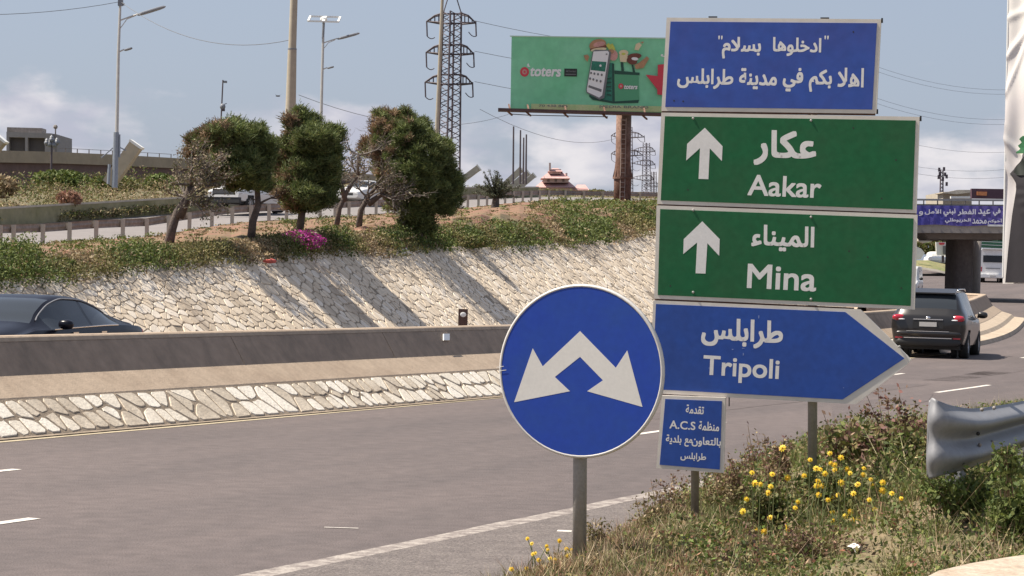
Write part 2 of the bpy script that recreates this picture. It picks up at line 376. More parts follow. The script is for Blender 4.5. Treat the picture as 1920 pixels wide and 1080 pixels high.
link('cap', MB().grid(sweep([(1.085, .975), (1.11, 1.02), (1.135, 1.038), (1.305, 1.038), (1.335, 1.02), (1.36, .975)], path)), M['conc_sunlit'], bar)  # sunlit top edge painted in as a paler strip
link('sloping_foot', MB().grid(sweep(prof_lo, path)), M['conc_sunlit'], bar)
# pale reflector
pr = Plane(R(36, pm(36)+.856, .607), R(37, pm(36)+.856, .607), R(36, pm(36)+1.115, 1.012))
a = pr.pp([(830, 627), (841, 627), (841, 639), (830, 639)], .004); rf = MB().prism(a, pr.n*.02)
link('reflector', rf, mat('white_reflector', (.8, .8, .78), .4), bar)
# vertical construction joints
for t in (27.3, 31.6, 36.9, 44.0):
    mb = MB(); mb.bar(R(t, pm(t)+.862, .62), R(t, pm(t)+1.105, 1.0), .006, .006)
    link('joint', mb, M['grout2'], bar)

def clip(poly, m, d):
    out = []; n = len(poly)
    for i in range(n):
        a, b = poly[i], poly[(i+1) % n]; da = (a[0]-m[0])*d[0]+(a[1]-m[1])*d[1]; db = (b[0]-m[0])*d[0]+(b[1]-m[1])*d[1]
        if da <= 0: out.append(a)
        if da*db < 0: s = da/(da-db); out.append((a[0]+(b[0]-a[0])*s, a[1]+(b[1]-a[1])*s))
    return out
def cells(seeds, bb, rad):
    S = np.array(seeds); res = []
    for i, s in enumerate(S):
        poly = [(bb[0], bb[2]), (bb[1], bb[2]), (bb[1], bb[3]), (bb[0], bb[3])]
        d = S-s; dd = (d**2).sum(1); js = np.argsort(dd)[1:18]
        for j in js:
            if dd[j] > rad*rad*4: break
            m = (s+S[j])/2; poly = clip(poly, m, d[j])
            if len(poly) < 3: break
        res.append(poly)
    return res
def stone_poly(mb, poly, fn, gap, h, mi=0, tl_=1.0):
    n = len(poly)
    if n < 3: return False
    cx = sum(p[0] for p in poly)/n; cy = sum(p[1] for p in poly)/n
    ar = abs(sum(poly[i][0]*poly[(i+1) % n][1]-poly[(i+1) % n][0]*poly[i][1] for i in range(n)))/2
    if ar < .004: return False
    # round corners off: replace each by two points, pull in by the joint
    pts = []
    for i in range(n):
        a, b, c = poly[i-1], poly[i], poly[(i+1) % n]; l1 = math.dist(a, b); l2 = math.dist(b, c)
        k1 = min(.28, .05/max(l1, .01)); k2 = min(.28, .05/max(l2, .01))
        for q in ((b[0]+(a[0]-b[0])*k1, b[1]+(a[1]-b[1])*k1), (b[0]+(c[0]-b[0])*k2, b[1]+(c[1]-b[1])*k2)):
            l = math.hypot(q[0]-cx, q[1]-cy)+1e-6; g = gap*random.uniform(.45, 1.5); s = max(.5, 1-g/l); pts.append((cx+(q[0]-cx)*s, cy+(q[1]-cy)*s))
    m = len(pts); lo = [fn(a, b, -.01) for a, b in pts]; tilt = (random.uniform(-.25, .25)*tl_, random.uniform(-.25, .25)*tl_)
    hi = [fn(cx+(a-cx)*.9, cy+(b-cy)*.9, h*(1+tilt[0]*(a-cx)/.2+tilt[1]*(b-cy)/.2)) for a, b in pts]
    mb.add(lo+hi, [(i, (i+1) % m, (i+1) % m+m, i+m) for i in range(m)]+[tuple(range(m, 2*m))], mi); return True
# apron of big pale stones
apr = thing('stone_apron', 'sloping strip of big cream stones at the foot of the median barrier', 'stonework', R(28, 15.4, .1))
ni = max(i for i, q in enumerate(path) if q.x < 62 and i < len(path)/2)
link('mortar_bed', MB().grid(sweep([(-.12, .015), (0, .015), (.49, .375)], path[:ni+1])), M['grout2'], apr)
link('smooth_kerb', MB().grid(sweep([(-.5, .0), (-.45, .12), (0, .16), (.1, .26), (.49, .375)], path[ni:])), mat('kerb_cream', (.46, .37, .28), .85, .15, 2, .2, 10, col2=(.34, .27, .20)), apr)
APL = math.hypot(.49, .36)
def apf(t, q, h): return R(t, pm(t)+.49*q/APL-h*.59, zr(t)+.015+.36*q/APL+h*.81)
seeds = []
t = 9.0
while t < 62:
    two = random.random() < .8
    if two:
        c = random.uniform(.38, .62)
        seeds.append((t+random.uniform(-.06, .06), APL*c*.5)); seeds.append((t+random.uniform(-.1, .1), APL*(c+.5*(1-c))))
        if random.random() < .2: seeds.append((t+.13, APL*.5))
    else: seeds.append((t, APL*random.uniform(.4, .6)))
    t += random.uniform(.17, .34)
cl = cells(seeds, (8, 63, .0, APL), 1.0); cl.sort(key=lambda c: sum(a for a, b in c)/max(1, len(c))); nst = 0; far = MB()
for c in cl:
    if len(c) < 3: continue
    ctr = sum(a for a, b in c)/len(c); mb = MB()
    if stone_poly(mb, c, apf, .021, random.uniform(.006, .014), 0, .4):
        if nst < 290 and 14 < ctr < 46: link('stone', mb, random.choice(M['stone']), apr); nst += 1
        elif ctr >= 46 or ctr <= 14 or nst >= 290: stone_poly(far, c, apf, .015, .015)
link('stones_beyond', far, M['stone'][0], apr, kind='stuff')

# ------------------------------------------------------------------ sloped stone wall (revetment) under the bank
Wt = [(-250, 560, 42.5), (0, 527, 47), (130, 514, 49.5), (260, 497, 52), (430, 481, 56), (570, 471, 60), (717, 468, 66), (855, 461, 73), (958, 460, 78), (1130, 450, 88), (1230, 430, 95), (1450, 424, 112)]
WPT = [PL(Wt, x) for x in range(-250, 1460, 30)]; WTP = [(*tp(v), v.z) for v in WPT]
def wtop(t): xs = [a for a, b, c in WTP]; return float(np.interp(t, xs, [b for a, b, c in WTP])), float(np.interp(t, xs, [c for a, b, c in WTP]))
T0, T1 = WTP[0][0], WTP[-1][0]
def rvf(t, q, h=0.0):   # q 0 at foot .. 1 at top
    p, z = wtop(t); z0 = zr(t); run = 1.2*(z-z0); n = Vector((0, 0, 1))*.77-NL*.64
    return R(t, p-run*(1-q), z0+(z-z0)*q)+n*h
rev = thing('stone_retaining_wall', 'long sloped retaining wall of cream rubble stones below the planted bank', 'retaining wall', rvf(55, 0))
tl = np.arange(T0, T1, 1.5)
link('mortar_bed', MB().grid([[rvf(t, q) for q in (0, .25, .5, .75, 1)] for t in tl]), M['grout'], rev)
seeds = []; cw = .25
for i in range(int((T1-T0)/cw)):
    t = T0+i*cw
    for r in range(12):
        if random.random() < .14: continue
        seeds.append((t+random.uniform(-.13, .13)+(cw/2 if r % 2 else 0), (r+.5+random.uniform(-.48, .48))*.267))
        if random.random() < .10: seeds.append((t+random.uniform(-.13, .13), (r+.5+random.uniform(-.4, .4))*.267))
cl = cells(seeds, (T0, T1, 0, 3.2), .8); big = []; rest = MB()
def rvq(t, q, h): return rvf(t, q/3.2, h)
vis = []
for c in cl:
    if len(c) < 3: continue
    ct = sum(a for a, b in c)/len(c); cq = sum(b for a, b in c)/len(c); vis.append((0 if ct > 40.5 and cq > 1.2 else 1, ct, c))
vis.sort(key=lambda a: a[:2]); n = 0
for fl, ct, c in vis:
    if n < 297 and fl == 0:
        mb = MB()
        if stone_poly(mb, c, rvq, random.choice((.003, .007, .010, .013)), random.uniform(.010, .015), 0, .15): link('stone', mb, random.choice(M['wallstone']), rev); n += 1
    elif random.random() > .02: stone_poly(rest, c, rvq, random.choice((.003, .007, .011, .015)), random.uniform(.010, .015), random.choice((0, 0, 1, 2)), .15)
link('stones_beyond', rest, M['wallstone'], rev, kind='stuff')

# ------------------------------------------------------------------ planted bank, upper road
Mid = [(-250, 512, 46), (0, 482, 51), (280, 462, 55), (470, 443, 59.3), (570, 433, 62.3), (760, 422, 72), (900, 406, 80), (1100, 396, 94), (1230, 390, 103), (1450, 386, 122)]
Gl = [(-250, 467, 78), (0, 460, 88), (80, 457, 91), (180, 449, 94), (275, 444, 98), (355, 431, 101), (435, 419, 104), (504, 414, 108), (569, 411, 112), (654, 406, 119), (705, 402, 124), (877, 389, 142), (947, 381, 152), (1029, 377, 165), (1230, 379, 185), (1450, 383, 200)]
Rl = [(-250, 440, 94), (0, 424, 102), (230, 408, 112), (415, 394, 122), (570, 386, 130), (705, 380, 142), (877, 373, 162), (1029, 369, 188), (1230, 373, 212), (1450, 376, 230)]
Bk = [(-250, 372, 130), (0, 360, 140), (340, 350, 152), (640, 345, 168), (877, 356, 192), (1029, 364, 215), (1230, 372, 260), (1450, 376, 280)]
xs = list(range(-250, 1460, 18)); rows = []
for L_, dz in ((Wt, 0), (None, 0), (Mid, 0), (None, 1), (Gl, 0)):
    rows.append([PL(L_, x) if L_ else None for x in xs])
rows[1] = [rows[0][i]*.55+rows[2][i]*.45+Vector((0, 0, .1)) for i in range(len(xs))]; rows[3] = [rows[2][i]*.5+rows[4][i]*.5 for i in range(len(xs))]
for r in rows[1:4]:
    for v in r: v.z += random.uniform(-.05, .07)
rows[0] = [v+Vector((0, 0, .01)) for v in rows[0]]
sheet('bank_ground', rows, mat('red_earth', (.23, .105, .07), .95, .35, .6, .9, 8, col2=(.15, .115, .055), fac=(.42, .6)))
ug = [PL(Gl, x)+Vector((0, 0, .02)) for x in xs]; ur = [PL(Rl, x) for x in xs]
sheet('upper_road', [ug, [a*.5+b*.5 for a, b in zip(ug, ur)], ur], M['asphalt_up'])
sheet('far_bank_ground', [ur, [PL(Rl, x)*.4+PL(Bk, x)*.6+Vector((0, 0, .3)) for x in xs], [PL(Bk, x) for x in xs]], M['dirt'])
# low concrete wall on the far side of the upper road
wl = MB(); prow = []
for x in range(-250, 1030, 20):
    a = PL(Rl, x); hh = .72; prow.append([a+Vector((0, -.12, -.05)), a+Vector((0, -.10, hh)), a+Vector((0, .18, hh)), a+Vector((0, .2, -.05))])
wl.grid(prow); lw = tag(link('low_wall', wl, mat('olive_concrete', (.30, .27, .17), .9, .2, .4, col2=(.18, .17, .08))), 'low olive concrete wall along the far side of the upper road', 'wall')  # olive tone, darker in random patches
prow = [[r[1]+Vector((0, -.05, .0)), r[1]+Vector((0, -.05, .09)), r[2]+Vector((0, .05, .09)), r[2]+Vector((0, .05, 0))] for r in prow]
link('sunlit_coping', MB().grid(prow), M['conc_light'], lw)  # the wall's sunlit top, put in as a pale strip
# crash barrier of the upper road, seen from its back
gr = thing('crash_barrier', 'long crash barrier with steel posts along the upper road', 'crash barrier', PL(Gl, 400))
bx = [-238, -190, -140, -90, -45, 0, 25, 80, 130, 180, 230, 275, 316, 355, 397, 435, 470, 504, 537, 569, 600, 628, 654, 681, 705, 728, 750, 772, 793, 814, 835, 856, 877, 897, 913, 930, 947, 963, 980, 996, 1012, 1029, 1060, 1095, 1130, 1165, 1200, 1235, 1300]
proto = None
for i, x in enumerate(bx):
    a = PL(Gl, x); hh = .74 if x < 1030 else .4
    mb = MB().box((0, 0, hh/2-.1), (.15, .12, hh+.2)).box((-.10, .11, hh-.14), (.20, .14, .22))
    if proto is None: pst = link('post', mb, M['conc_light'], gr, local=True); proto = pst; pst.location = a-org[gr.name]
    else: pst = proto.copy(); C.objects.link(pst); pst.parent = gr; pst.location = a-org[gr.name]
wv = [(0, .44), (.05, .48), (.05, .53), (0, .58), (0, .62), (.05, .67), (.05, .72), (0, .76)]
rows = []
for x in range(-250, 1460, 25):
    a = PL(Gl, x)+Vector((-.06, .2, 0)); rows.append([a+Vector((.0, o, z)) for o, z in wv])
link('rail', MB().grid(rows), M['steel_dull'], gr)
# ------------------------------------------------------------------ ramp bridge at the back
Br = [(-160, 277, 160), (0, 282, 170), (110, 285, 178), (220, 290, 188), (340, 297, 200), (520, 310, 222), (640, 321, 240), (760, 334, 262), (870, 345, 290)]
brg = thing('ramp_bridge', 'beige concrete ramp bridge with a shade-toned dark wall under its parapet', 'bridge', PL(Br, 200)-Vector((0, 0, 4)))
rows = []; rw = []
for x in range(-160, 880, 30):
    a = PL(Br, x); h = .85*1.0; rows.append([a-Vector((0, 0, h)), a, a+Vector((0, .35, 0)), a+Vector((0, .35, -.3))]); b = a-Vector((0, -.8, h)); rw.append([a-Vector((0, 0, h)), b, b-Vector((0, 0, 4.5))])
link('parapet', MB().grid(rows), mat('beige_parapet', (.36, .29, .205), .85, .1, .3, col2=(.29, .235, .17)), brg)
link('side_wall', MB().grid(rw), mat('shade_brown_wall', (.15, .095, .085), .9, .15, .3), brg)  # shade below the parapet is put into the dark brown
link('deck', MB().grid([[r[3], r[3]+Vector((-2, 9, 0))] for r in rows]), M['asphalt_up'], brg)
mb = MB()
for x in range(100, 345, 22):
    a = PL(Br, x); mb.bar(a+Vector((0, .2, -.02)), a+Vector((0, .2, .32)), .07)
    if x < 320: mb.bar(a+Vector((0, .2, .30)), PL(Br, x+22)+Vector((0, .2, .30)), .035)
link('railing', mb, M['steel_dull'], brg)
# garage-like block behind the bridge
def facebox(mb, pts, Z, depth, mi=0):
    q = [P(x, y, Z) for x, y in pts]; mb.prism(q, (0, depth, 0), mi)
bl = thing('rooftop_block', 'grey concrete block with two dark openings above the ramp bridge', 'building', P(60, 282, 205))
mb = MB(); facebox(mb, [(12, 247), (96, 250), (96, 259), (12, 257)], 205, 8); facebox(mb, [(12, 257.2), (17, 257.3), (17, 285), (12, 285)], 205, 8); facebox(mb, [(47, 257.6), (52, 257.8), (52, 285), (47, 285)], 205, 8); facebox(mb, [(84, 259), (96, 259.2), (96, 285), (84, 285)], 205, 8)
facebox(mb, [(96.2, 250), (107, 252), (107, 286), (96.2, 286)], 206, 7)
link('frame', mb, mat('grey_render', (.30, .28, .27), .9, .1, .5), bl)
for a, b in ((17, 47), (52, 84)):
    mb = MB(); facebox(mb, [(a+.2, 257.6), (b-.2, 258.4), (b-.2, 285), (a+.2, 285)], 205.6, .2); link('opening_sheet', mb, mat('dim_opening', (.09, .08, .08), .7, .1, 3), bl)  # dark sheet stands in for the dim inside of each opening
mb = MB().tube([P(104, 252, 206), P(104, 238, 206)], .06, 5).ell(P(104, 238, 206), (.2, .2, .2), 6, 4).box(P(50, 246, 208), (3, 2, .5)); link('rooftop_mast', mb, M['steel_dull'], bl)
# slanted concrete struts
def strut(a, b, wd, dp, Z, label, m='conc_light'):
    a, b = P(*a, Z), P(*b, Z); d = (b-a).normalized(); y = Vector((0, 1, 0)); x = d.cross(y).normalized()
    o = MB().box((a+b)/2, ((b-a).length, wd, dp), ax=(d, x, y)); s = tag(link('concrete_strut', o, M[m]), label, 'concrete strut', 'slanted concrete struts by the ramp')
    e = MB().box(b+d*.06, (.12, wd+.08, dp+.08), ax=(d, x, y)); link('end_cap', e, M['white'], s)
M['white'] = mat('white_paint', (.8, .79, .76), .6, .06, 3)
M['strut'] = mat('strut_concrete', (.45, .38, .28), .85, .1, .4, col2=(.36, .31, .24))
strut((205, 345), (255, 273), .62, .9, 118, 'thick slanted beam with a white end beside the first lamp post', 'strut')
strut((-30, 300), (2, 262), .62, .9, 130, 'slanted beam end at the edge of the view beside the garage block', 'strut')
for k, (a, b, wd) in enumerate((((830, 365), (897, 315), .5), ((925, 366), (977, 318), .5), ((938, 368), (990, 324), .5), ((952, 370), (1001, 329), .45))):
    strut(a, b, wd, 1.2, 205+k*6, ['lone slanted concrete beam between the big pine and the palm', 'slanted concrete beam just behind the palm, first of three', 'middle one of three slanted concrete beams by the palm', 'slanted concrete beam furthest from the palm beside the masts'][k])
# ------------------------------------------------------------------ the road signs
M['sign_white'] = mat('aged_white_sheeting', (.72, .665, .60), .6, .05, 2.5, col2=(.64, .585, .52), spec=.2)
M['sign_blue'] = mat('blue_sheeting', (.030, .085, .36), .42, .10, 3.0, col2=(.034, .078, .30), fac=(.4, .7), spec=.25)
M['sign_blue_top'] = mat('sun_bleached_blue', (.052, .085, .33), .45, .10, 2.0, col2=(.042, .10, .40), fac=(.4, .7), spec=.25)
M['sign_green'] = mat('green_sheeting', (.016, .125, .048), .5, .12, 3.0, col2=(.028, .115, .048), fac=(.4, .7), spec=.2)
M['sign_round'] = mat('round_sign_blue', (.020, .060, .36), .35, .06, 4.0, col2=(.024, .07, .33), spec=.3, fac=(.4, .7))
M['letter'] = mat('letter_sheeting', (.80, .77, .74), .5, .05, 8)
M['alu'] = mat('bare_aluminium', (.42, .40, .38), .5, .1, 5, metal=.3)
M['dark'] = mat('dark_gap', (.03, .028, .028), .8)
BP = Plane(P(1240, 565, 15.75), P(1716, 590, 15.32), P(1262, 34, 15.72))
sg = thing('direction_sign', 'stack of blue and green town direction panels on two grey posts in the verge', 'road sign', (VG(1400, 1000).x, BP.o.y+.1, VG(1400, 1000).z))
def panel(name, outer, inner, m, label=None):
    body = MB().prism(BP.pp(outer, .0), -BP.n*-.0+BP.n*-.03)
    o = link(name, body, M['sign_white'], sg)
    if label: o['label'] = label
    fc = MB().prism(BP.pp(inner, .0), BP.n*.003); link('face_sheet', fc, m, o)
    # dark folded rim under and beside the panel
    return o
def inset(q, d):
    (a, b), (c, e), (f, g), (h, i) = q; return [(a+d, b+d), (c-d, e+d), (f-d, g-d), (h+d, i-d)]
q1 = [(1250, 33), (1652, 36), (1643, 213), (1240, 208)]; q2 = [(1240, 211), (1724, 219), (1718, 400), (1232, 382.5)]
q3 = [(1231, 385), (1720, 402.5), (1714.5, 580.5), (1226.5, 560)]
q5 = [(1243, 741), (1362, 745), (1358, 886), (1232.5, 877)]
p1 = panel('sign_panel', q1, inset(q1, 7.5), M['sign_blue_top'], 'blue Arabic welcome panel at the top')
p2 = panel('sign_panel', q2, inset(q2, 7), M['sign_green'], 'upper green panel')
p3 = panel('sign_panel', q3, inset(q3, 7), M['sign_green'], 'lower green panel')
p4 = panel('arrow_panel', [(1225, 563), (1613, 580), (1702, 668), (1708, 675), (1700, 684), (1605, 758), (1217, 737)], [(1230, 570), (1585, 585), (1696, 672), (1580, 749), (1223, 729.5)], M['sign_blue'], 'blue arrow shaped panel pointing right')
p5 = panel('small_panel', q5, inset(q5, 6.5), M['sign_blue'], 'small blue sponsor panel')
p5.location += BP.n*.035
def arrow(pts, par):
    link('arrow', MB().prism(BP.pp(pts, .003), BP.n*.0008), M['letter'], par)
arrow([(1321.7, 239.6), (1355, 274.2), (1353.7, 302), (1331, 278), (1328.4, 336), (1310, 335.4), (1312.8, 277.6), (1286.8, 301), (1288.6, 269.8)], p2)
arrow([(1317, 415), (1349.6, 448.4), (1348.7, 479.7), (1326.5, 456), (1323, 513), (1304.4, 512.4), (1307.3, 454.6), (1281.3, 476.3), (1282.2, 448.4)], p3)
def words(par, lst, pln=None, name='lettering', m='letter', z=.0032):
    for s, box, off, sl in lst:
        mb = MB(); write(s, pln or BP, box, mb, z, off, sl); link(name, mb, M[m], par)
words(p1, [('ادخلوها', (1449, 1540, 70, 106), .022, .01), ('بسلام', (1354, 1427, 69, 111), .022, .01), ('"', (1546, 1554, 67, 74), .02, 0), ('"', (1347, 1355, 67, 74), .02, 0),
           ('اهلا', (1571, 1620, 127, 164), .022, .01), ('بكم', (1517, 1560, 130, 173), .022, .01), ('في', (1468, 1506, 127, 172), .022, .01), ('مدينة', (1386, 1457, 128, 168), .022, .01), ('طرابلس', (1270, 1375, 128, 167), .022, .01)])
words(p2, [('عكار', (1414, 1531, 244, 312), .03, .012), ('Aakar', (1402, 1540, 328, 371), .020, .025)])
words(p3, [('الميناء', (1409, 1527, 421, 473), .024, .03), ('Mina', (1401, 1531, 495, 546), .022, .035)])
words(p4, [('طرابلس', (1315, 1468, 595, 655), .026, .04), ('Tripoli', (1318, 1461, 667, 721), .018, .04)])
words(p5, [('تقدمة', (1288, 1322, 758, 776), .02, .04), ('A.C.S', (1257.5, 1306, 788, 805), .02, .03), ('منظمة', (1312, 1350.5, 789, 808), .02, .04),
           ('بالتعاون', (1299, 1354, 818, 839), .02, .04), ('مع', (1285.5, 1301 - 1, 821, 837), .02, .03), ('بلدية', (1250.6, 1280, 814, 833), .02, .04), ('طرابلس', (1278, 1326, 847, 865), .02, .04)])
# posts, brackets and little black clips
def bplane_post(x, ytop, ybot, wpx, dz=-.06):
    a = BP.W(*BP.L(x+.02*(ybot-ytop)*0, ytop), dz); b = BP.W(*BP.L(x, ybot), dz)
    return MB().tube([a, b], wpx/F*15.5/2, 14)
ps_ = bplane_post(1521, 40, 1010, 18); link('post', ps_, M['post'], sg, smooth=True)
ps_ = bplane_post(1300, 40, 1030, 16); link('post', ps_, M['post'], sg, smooth=True)
for (x, y, w_, h_) in ((1653.5, 38, 3, 9), (1644.5, 209, 3, 9), (1726, 222, 3, 10), (1336, 31.5, 16, 2.5), (1546, 33.5, 16, 2.5), (1366.5, 752, 1.6, 20)):
    a = BP.pp([(x-w_/2, y-h_/2), (x+w_/2, y-h_/2), (x+w_/2, y+h_/2), (x-w_/2, y+h_/2)], -.02); link('clip', MB().prism(a, BP.n*.012), M['dark'], sg)
rb = MB()
for (a, b, c, d) in ((1240, 209.6, 1640, 214.5), (1233, 383.6, 1717, 401.4), (1227, 561.3, 1600, 578.5), (1240, 738.6, 1362, 743)):
    q = BP.pp([(a, b-1.6), (c, d-1.6), (c, d+1.6), (a, b+1.6)], -.012); rb.prism(q, BP.n*-.03)
link('panel_gap_strip', rb, mat('dark_brown_strip', (.14, .07, .05), .8, .3, 10), sg)  # narrow dark brown strips set in the gaps between panels
bolts = MB()
for (x, y) in ((1686.5, 650), (1300, 548), (1521, 561), (1300, 222), (1521, 226), (1300, 394), (1521, 407)):
    c = BP.W(*BP.L(x, y), .004); bolts.ell(c, (.009, .006, .009), 8, 5)
link('bolt', bolts, M['alu'], sg)
# round keep left or right sign
RP = Plane(P(1088, 696, 13.6), P(1248, 703, 13.42), P(1092, 533, 13.6))
base = VG(1087, 1058)
rs = thing('round_sign', 'round blue sign with white split arrow pointing down both ways on a grey pipe', 'road sign', (RP.o.x, RP.o.y+.06, base.z))
rad = 162/F*13.6
circ = lambda r, z, n=72: [RP.W(r*cos(2*pi*k/n), r*sin(2*pi*k/n), z) for k in range(n)]
link('backing_disc', MB().prism(circ(rad-.002, -.022), RP.n*.02), M['alu'], rs)
fr = MB(); prof = [(rad-.0125, .0), (rad-.011, .005), (rad-.002, .005), (rad+.0045, -.004), (rad+.0045, -.026), (rad-.004, -.026)]
fr.grid([circ(r, z)+[circ(r, z)[0]] for r, z in prof]); link('rim', fr, mat('rim_white', (.64, .61, .58), .4, .06, 6), rs, smooth=True)
link('face_sheet', MB().prism(circ(rad-.0128, .0), RP.n*.003), M['sign_round'], rs)
ap = [(1088, 620.8), (1155, 689.5), (1176.5, 656.8), (1205, 763), (1101.3, 733.5), (1130.9, 713), (1088, 669), (1040.7, 706.7), (1069, 733.5), (964.4, 754), (999.3, 653), (1018, 686.8)]
link('split_arrow', MB().prism(RP.pp(ap, .003), RP.n*.0008), mat('arrow_white', (.72, .69, .65), .5, .04, 8), rs)
a = Vector((RP.o.x, RP.o.y+.075, 0)); top = RP.W(0, .42, -.06)
bt = P(1087, 1062, 13.68); bt.z = base.z-.1
link('post', MB().tube([bt, Vector((P(1087.5, 862, 13.68).x, 13.68, P(1087.5, 862, 13.68).z)), top], .040, 18), M['post'], rs, smooth=True)
br = MB()
for y in (-.22, .22): br.box(RP.W(0, y, -.03), (.5, .04, .02), ax=(RP.x, RP.y, RP.n))
link('clamp', br, M['alu'], rs)
# faint scratch marks on the left of the disc
sc_ = MB()
for (x0, y0, x1, y1) in ((932, 688, 945, 686), (934, 695, 950, 693)):
    q = RP.pp([(x0, y0), (x1, y1), (x1, y1+1.2), (x0, y0+1.2)], .0062); sc_.prism(q, RP.n*.001)
link('scratch', sc_, M['letter'], rs)
# rusty cross bar low on the small post
rbz = MB().bar(BP.W(*BP.L(1284, 970), .01), BP.W(*BP.L(1395, 976), .01), .035, .012).bar(BP.W(*BP.L(1288, 970), .01), BP.W(*BP.L(1287, 1010), .01), .04, .012)
tag(link('rusty_bar', rbz, mat('rust', (.17, .075, .045), .85, .3, 12)), 'rusty metal bar bracket lying across the foot of the left sign post', 'metal bar')

# ------------------------------------------------------------------ steel guardrail end, close by
ga = P(1760, 825, 13.1); gb = P(1925, 795, 14.5); dv = (gb-ga); dvh = Vector((dv.x, dv.y, 0)).normalized(); side = Vector((dvh.y, -dvh.x, 0))
gl = thing('guardrail', 'galvanised steel guardrail with a flared rounded end in the weeds', 'guardrail', Vector((ga.x, ga.y, .3)))
prf = []
for k in range(33):
    s = k/32; z = (s-.5)*.31; c = .5-.5*cos(s*4*pi); prf.append((.083*c, z))
gp = [P(1741, 822, 13.45), P(1760, 823, 13.42), P(1790, 824, 13.62), P(1835, 818, 14.15), P(1925, 793, 16.2)]
d = (gp[-1]-gp[-2]); gp += [gp[-1]+d, gp[-1]+d*2]
def gpt(s):
    s *= 1.0; i = min(len(gp)-2, int(s)); f_ = s-i; q0 = gp[max(i-1, 0)]; q1 = gp[i]; q2 = gp[i+1]; q3 = gp[min(i+2, len(gp)-1)]
    if i >= 3: return q1.lerp(q2, f_)
    return .5*((2*q1)+(q2-q0)*f_+(2*q0-5*q1+4*q2-q3)*f_**2+(3*q1-q0-3*q2+q3)*f_**3)
rows = []
for i in range(0, 121):
    s = i*.03 if i < 100 else 3+(i-100)*.145
    cen = gpt(s); tg = gpt(s+.02)-cen; tg.z = 0; tg.normalize(); side_ = Vector((tg.y, -tg.x, 0))
    if side_.y > 0: side_ = -side_
    e = max(0, 1-s/3.6); e2 = e**1.15; sc_z = 1+.52*e2; flat = 1-.92*max(0, 1-s/2.4)**1.2
    cz = 1-.10*max(0, 1-s/.35)**2
    rows.append([cen+side_*(o*flat-.012*e2*(2*z/.31)**2)+Vector((0, 0, z*sc_z*cz)) for o, z in prf])
rail = link('beam', MB().grid(rows), M['steel'], gl, smooth=True); so_ = rail.modifiers.new('thick', 'SOLIDIFY'); so_.thickness = .006
edge = MB().tube([r for r in rows[0]], .009, 8); link('rounded_end', edge, M['steel'], gl, smooth=True)
for s in (2.3, 4.1, 5.2):
    c = gpt(s); link('post', MB().box(Vector((c.x, c.y+.12, c.z-.30)), (.10, .09, .72), ax=(dvh, side, Vector((0, 0, 1)))), M['steel'], gl)
for (x, y) in ((1841, 768), (1864, 765), (1839, 795), (1861, 791), (1837, 834), (1860, 829), (1834, 813)):
    q4, q5 = gp[3], gp[4]; dd_ = (q5-q4); dd_.z = 0; side = Vector((dd_.y, -dd_.x, 0)).normalized(); GP = Plane(q4+side*.05, q5+side*.05, q4+Vector((0, 0, 1))+side*.05)
    c = GP.W(*GP.L(x, y)); link('bolt', MB().ell(c, (.012, .016, .012), 8, 6), M['dark'] if y in (813,) else M['steel_dull'], gl)

# scuffs on the arrow panel and small stuck marks
for (x, y, w_, h_) in ((1423, 594, 2, 6), (1374, 655, 3, 2), (1394, 664, 2, 5), (1394, 653, 5, 1.5), (1582, 727, 2, 1.5), (1330, 690, 2, 2)):
    link('scuff', MB().prism(BP.pp([(x-w_/2, y-h_/2), (x+w_/2, y-h_/2+.5), (x+w_/2-.5, y+h_/2), (x-w_/2, y+h_/2)], .003), BP.n*.0006), mat('pale_scuff', (.20, .26, .50), .6) if 'scf' not in M else M['scf'], p4)
for pnl, pts_ in ((p2, ((1680, 300), (1290, 356), (1600, 240), (1653, 372))), (p3, ((1592, 471), (1627, 482), (1257, 536), (1690, 540))), (p1, ((1264, 189), (1281, 190), (1600, 60)))):
    for (x, y) in pts_: link('stain', MB().prism(BP.pp([(x-1.6, y-1), (x+1, y-1.6), (x+1.8, y+1), (x-1, y+1.5)], .003), BP.n*.0005), M['dark'], pnl)
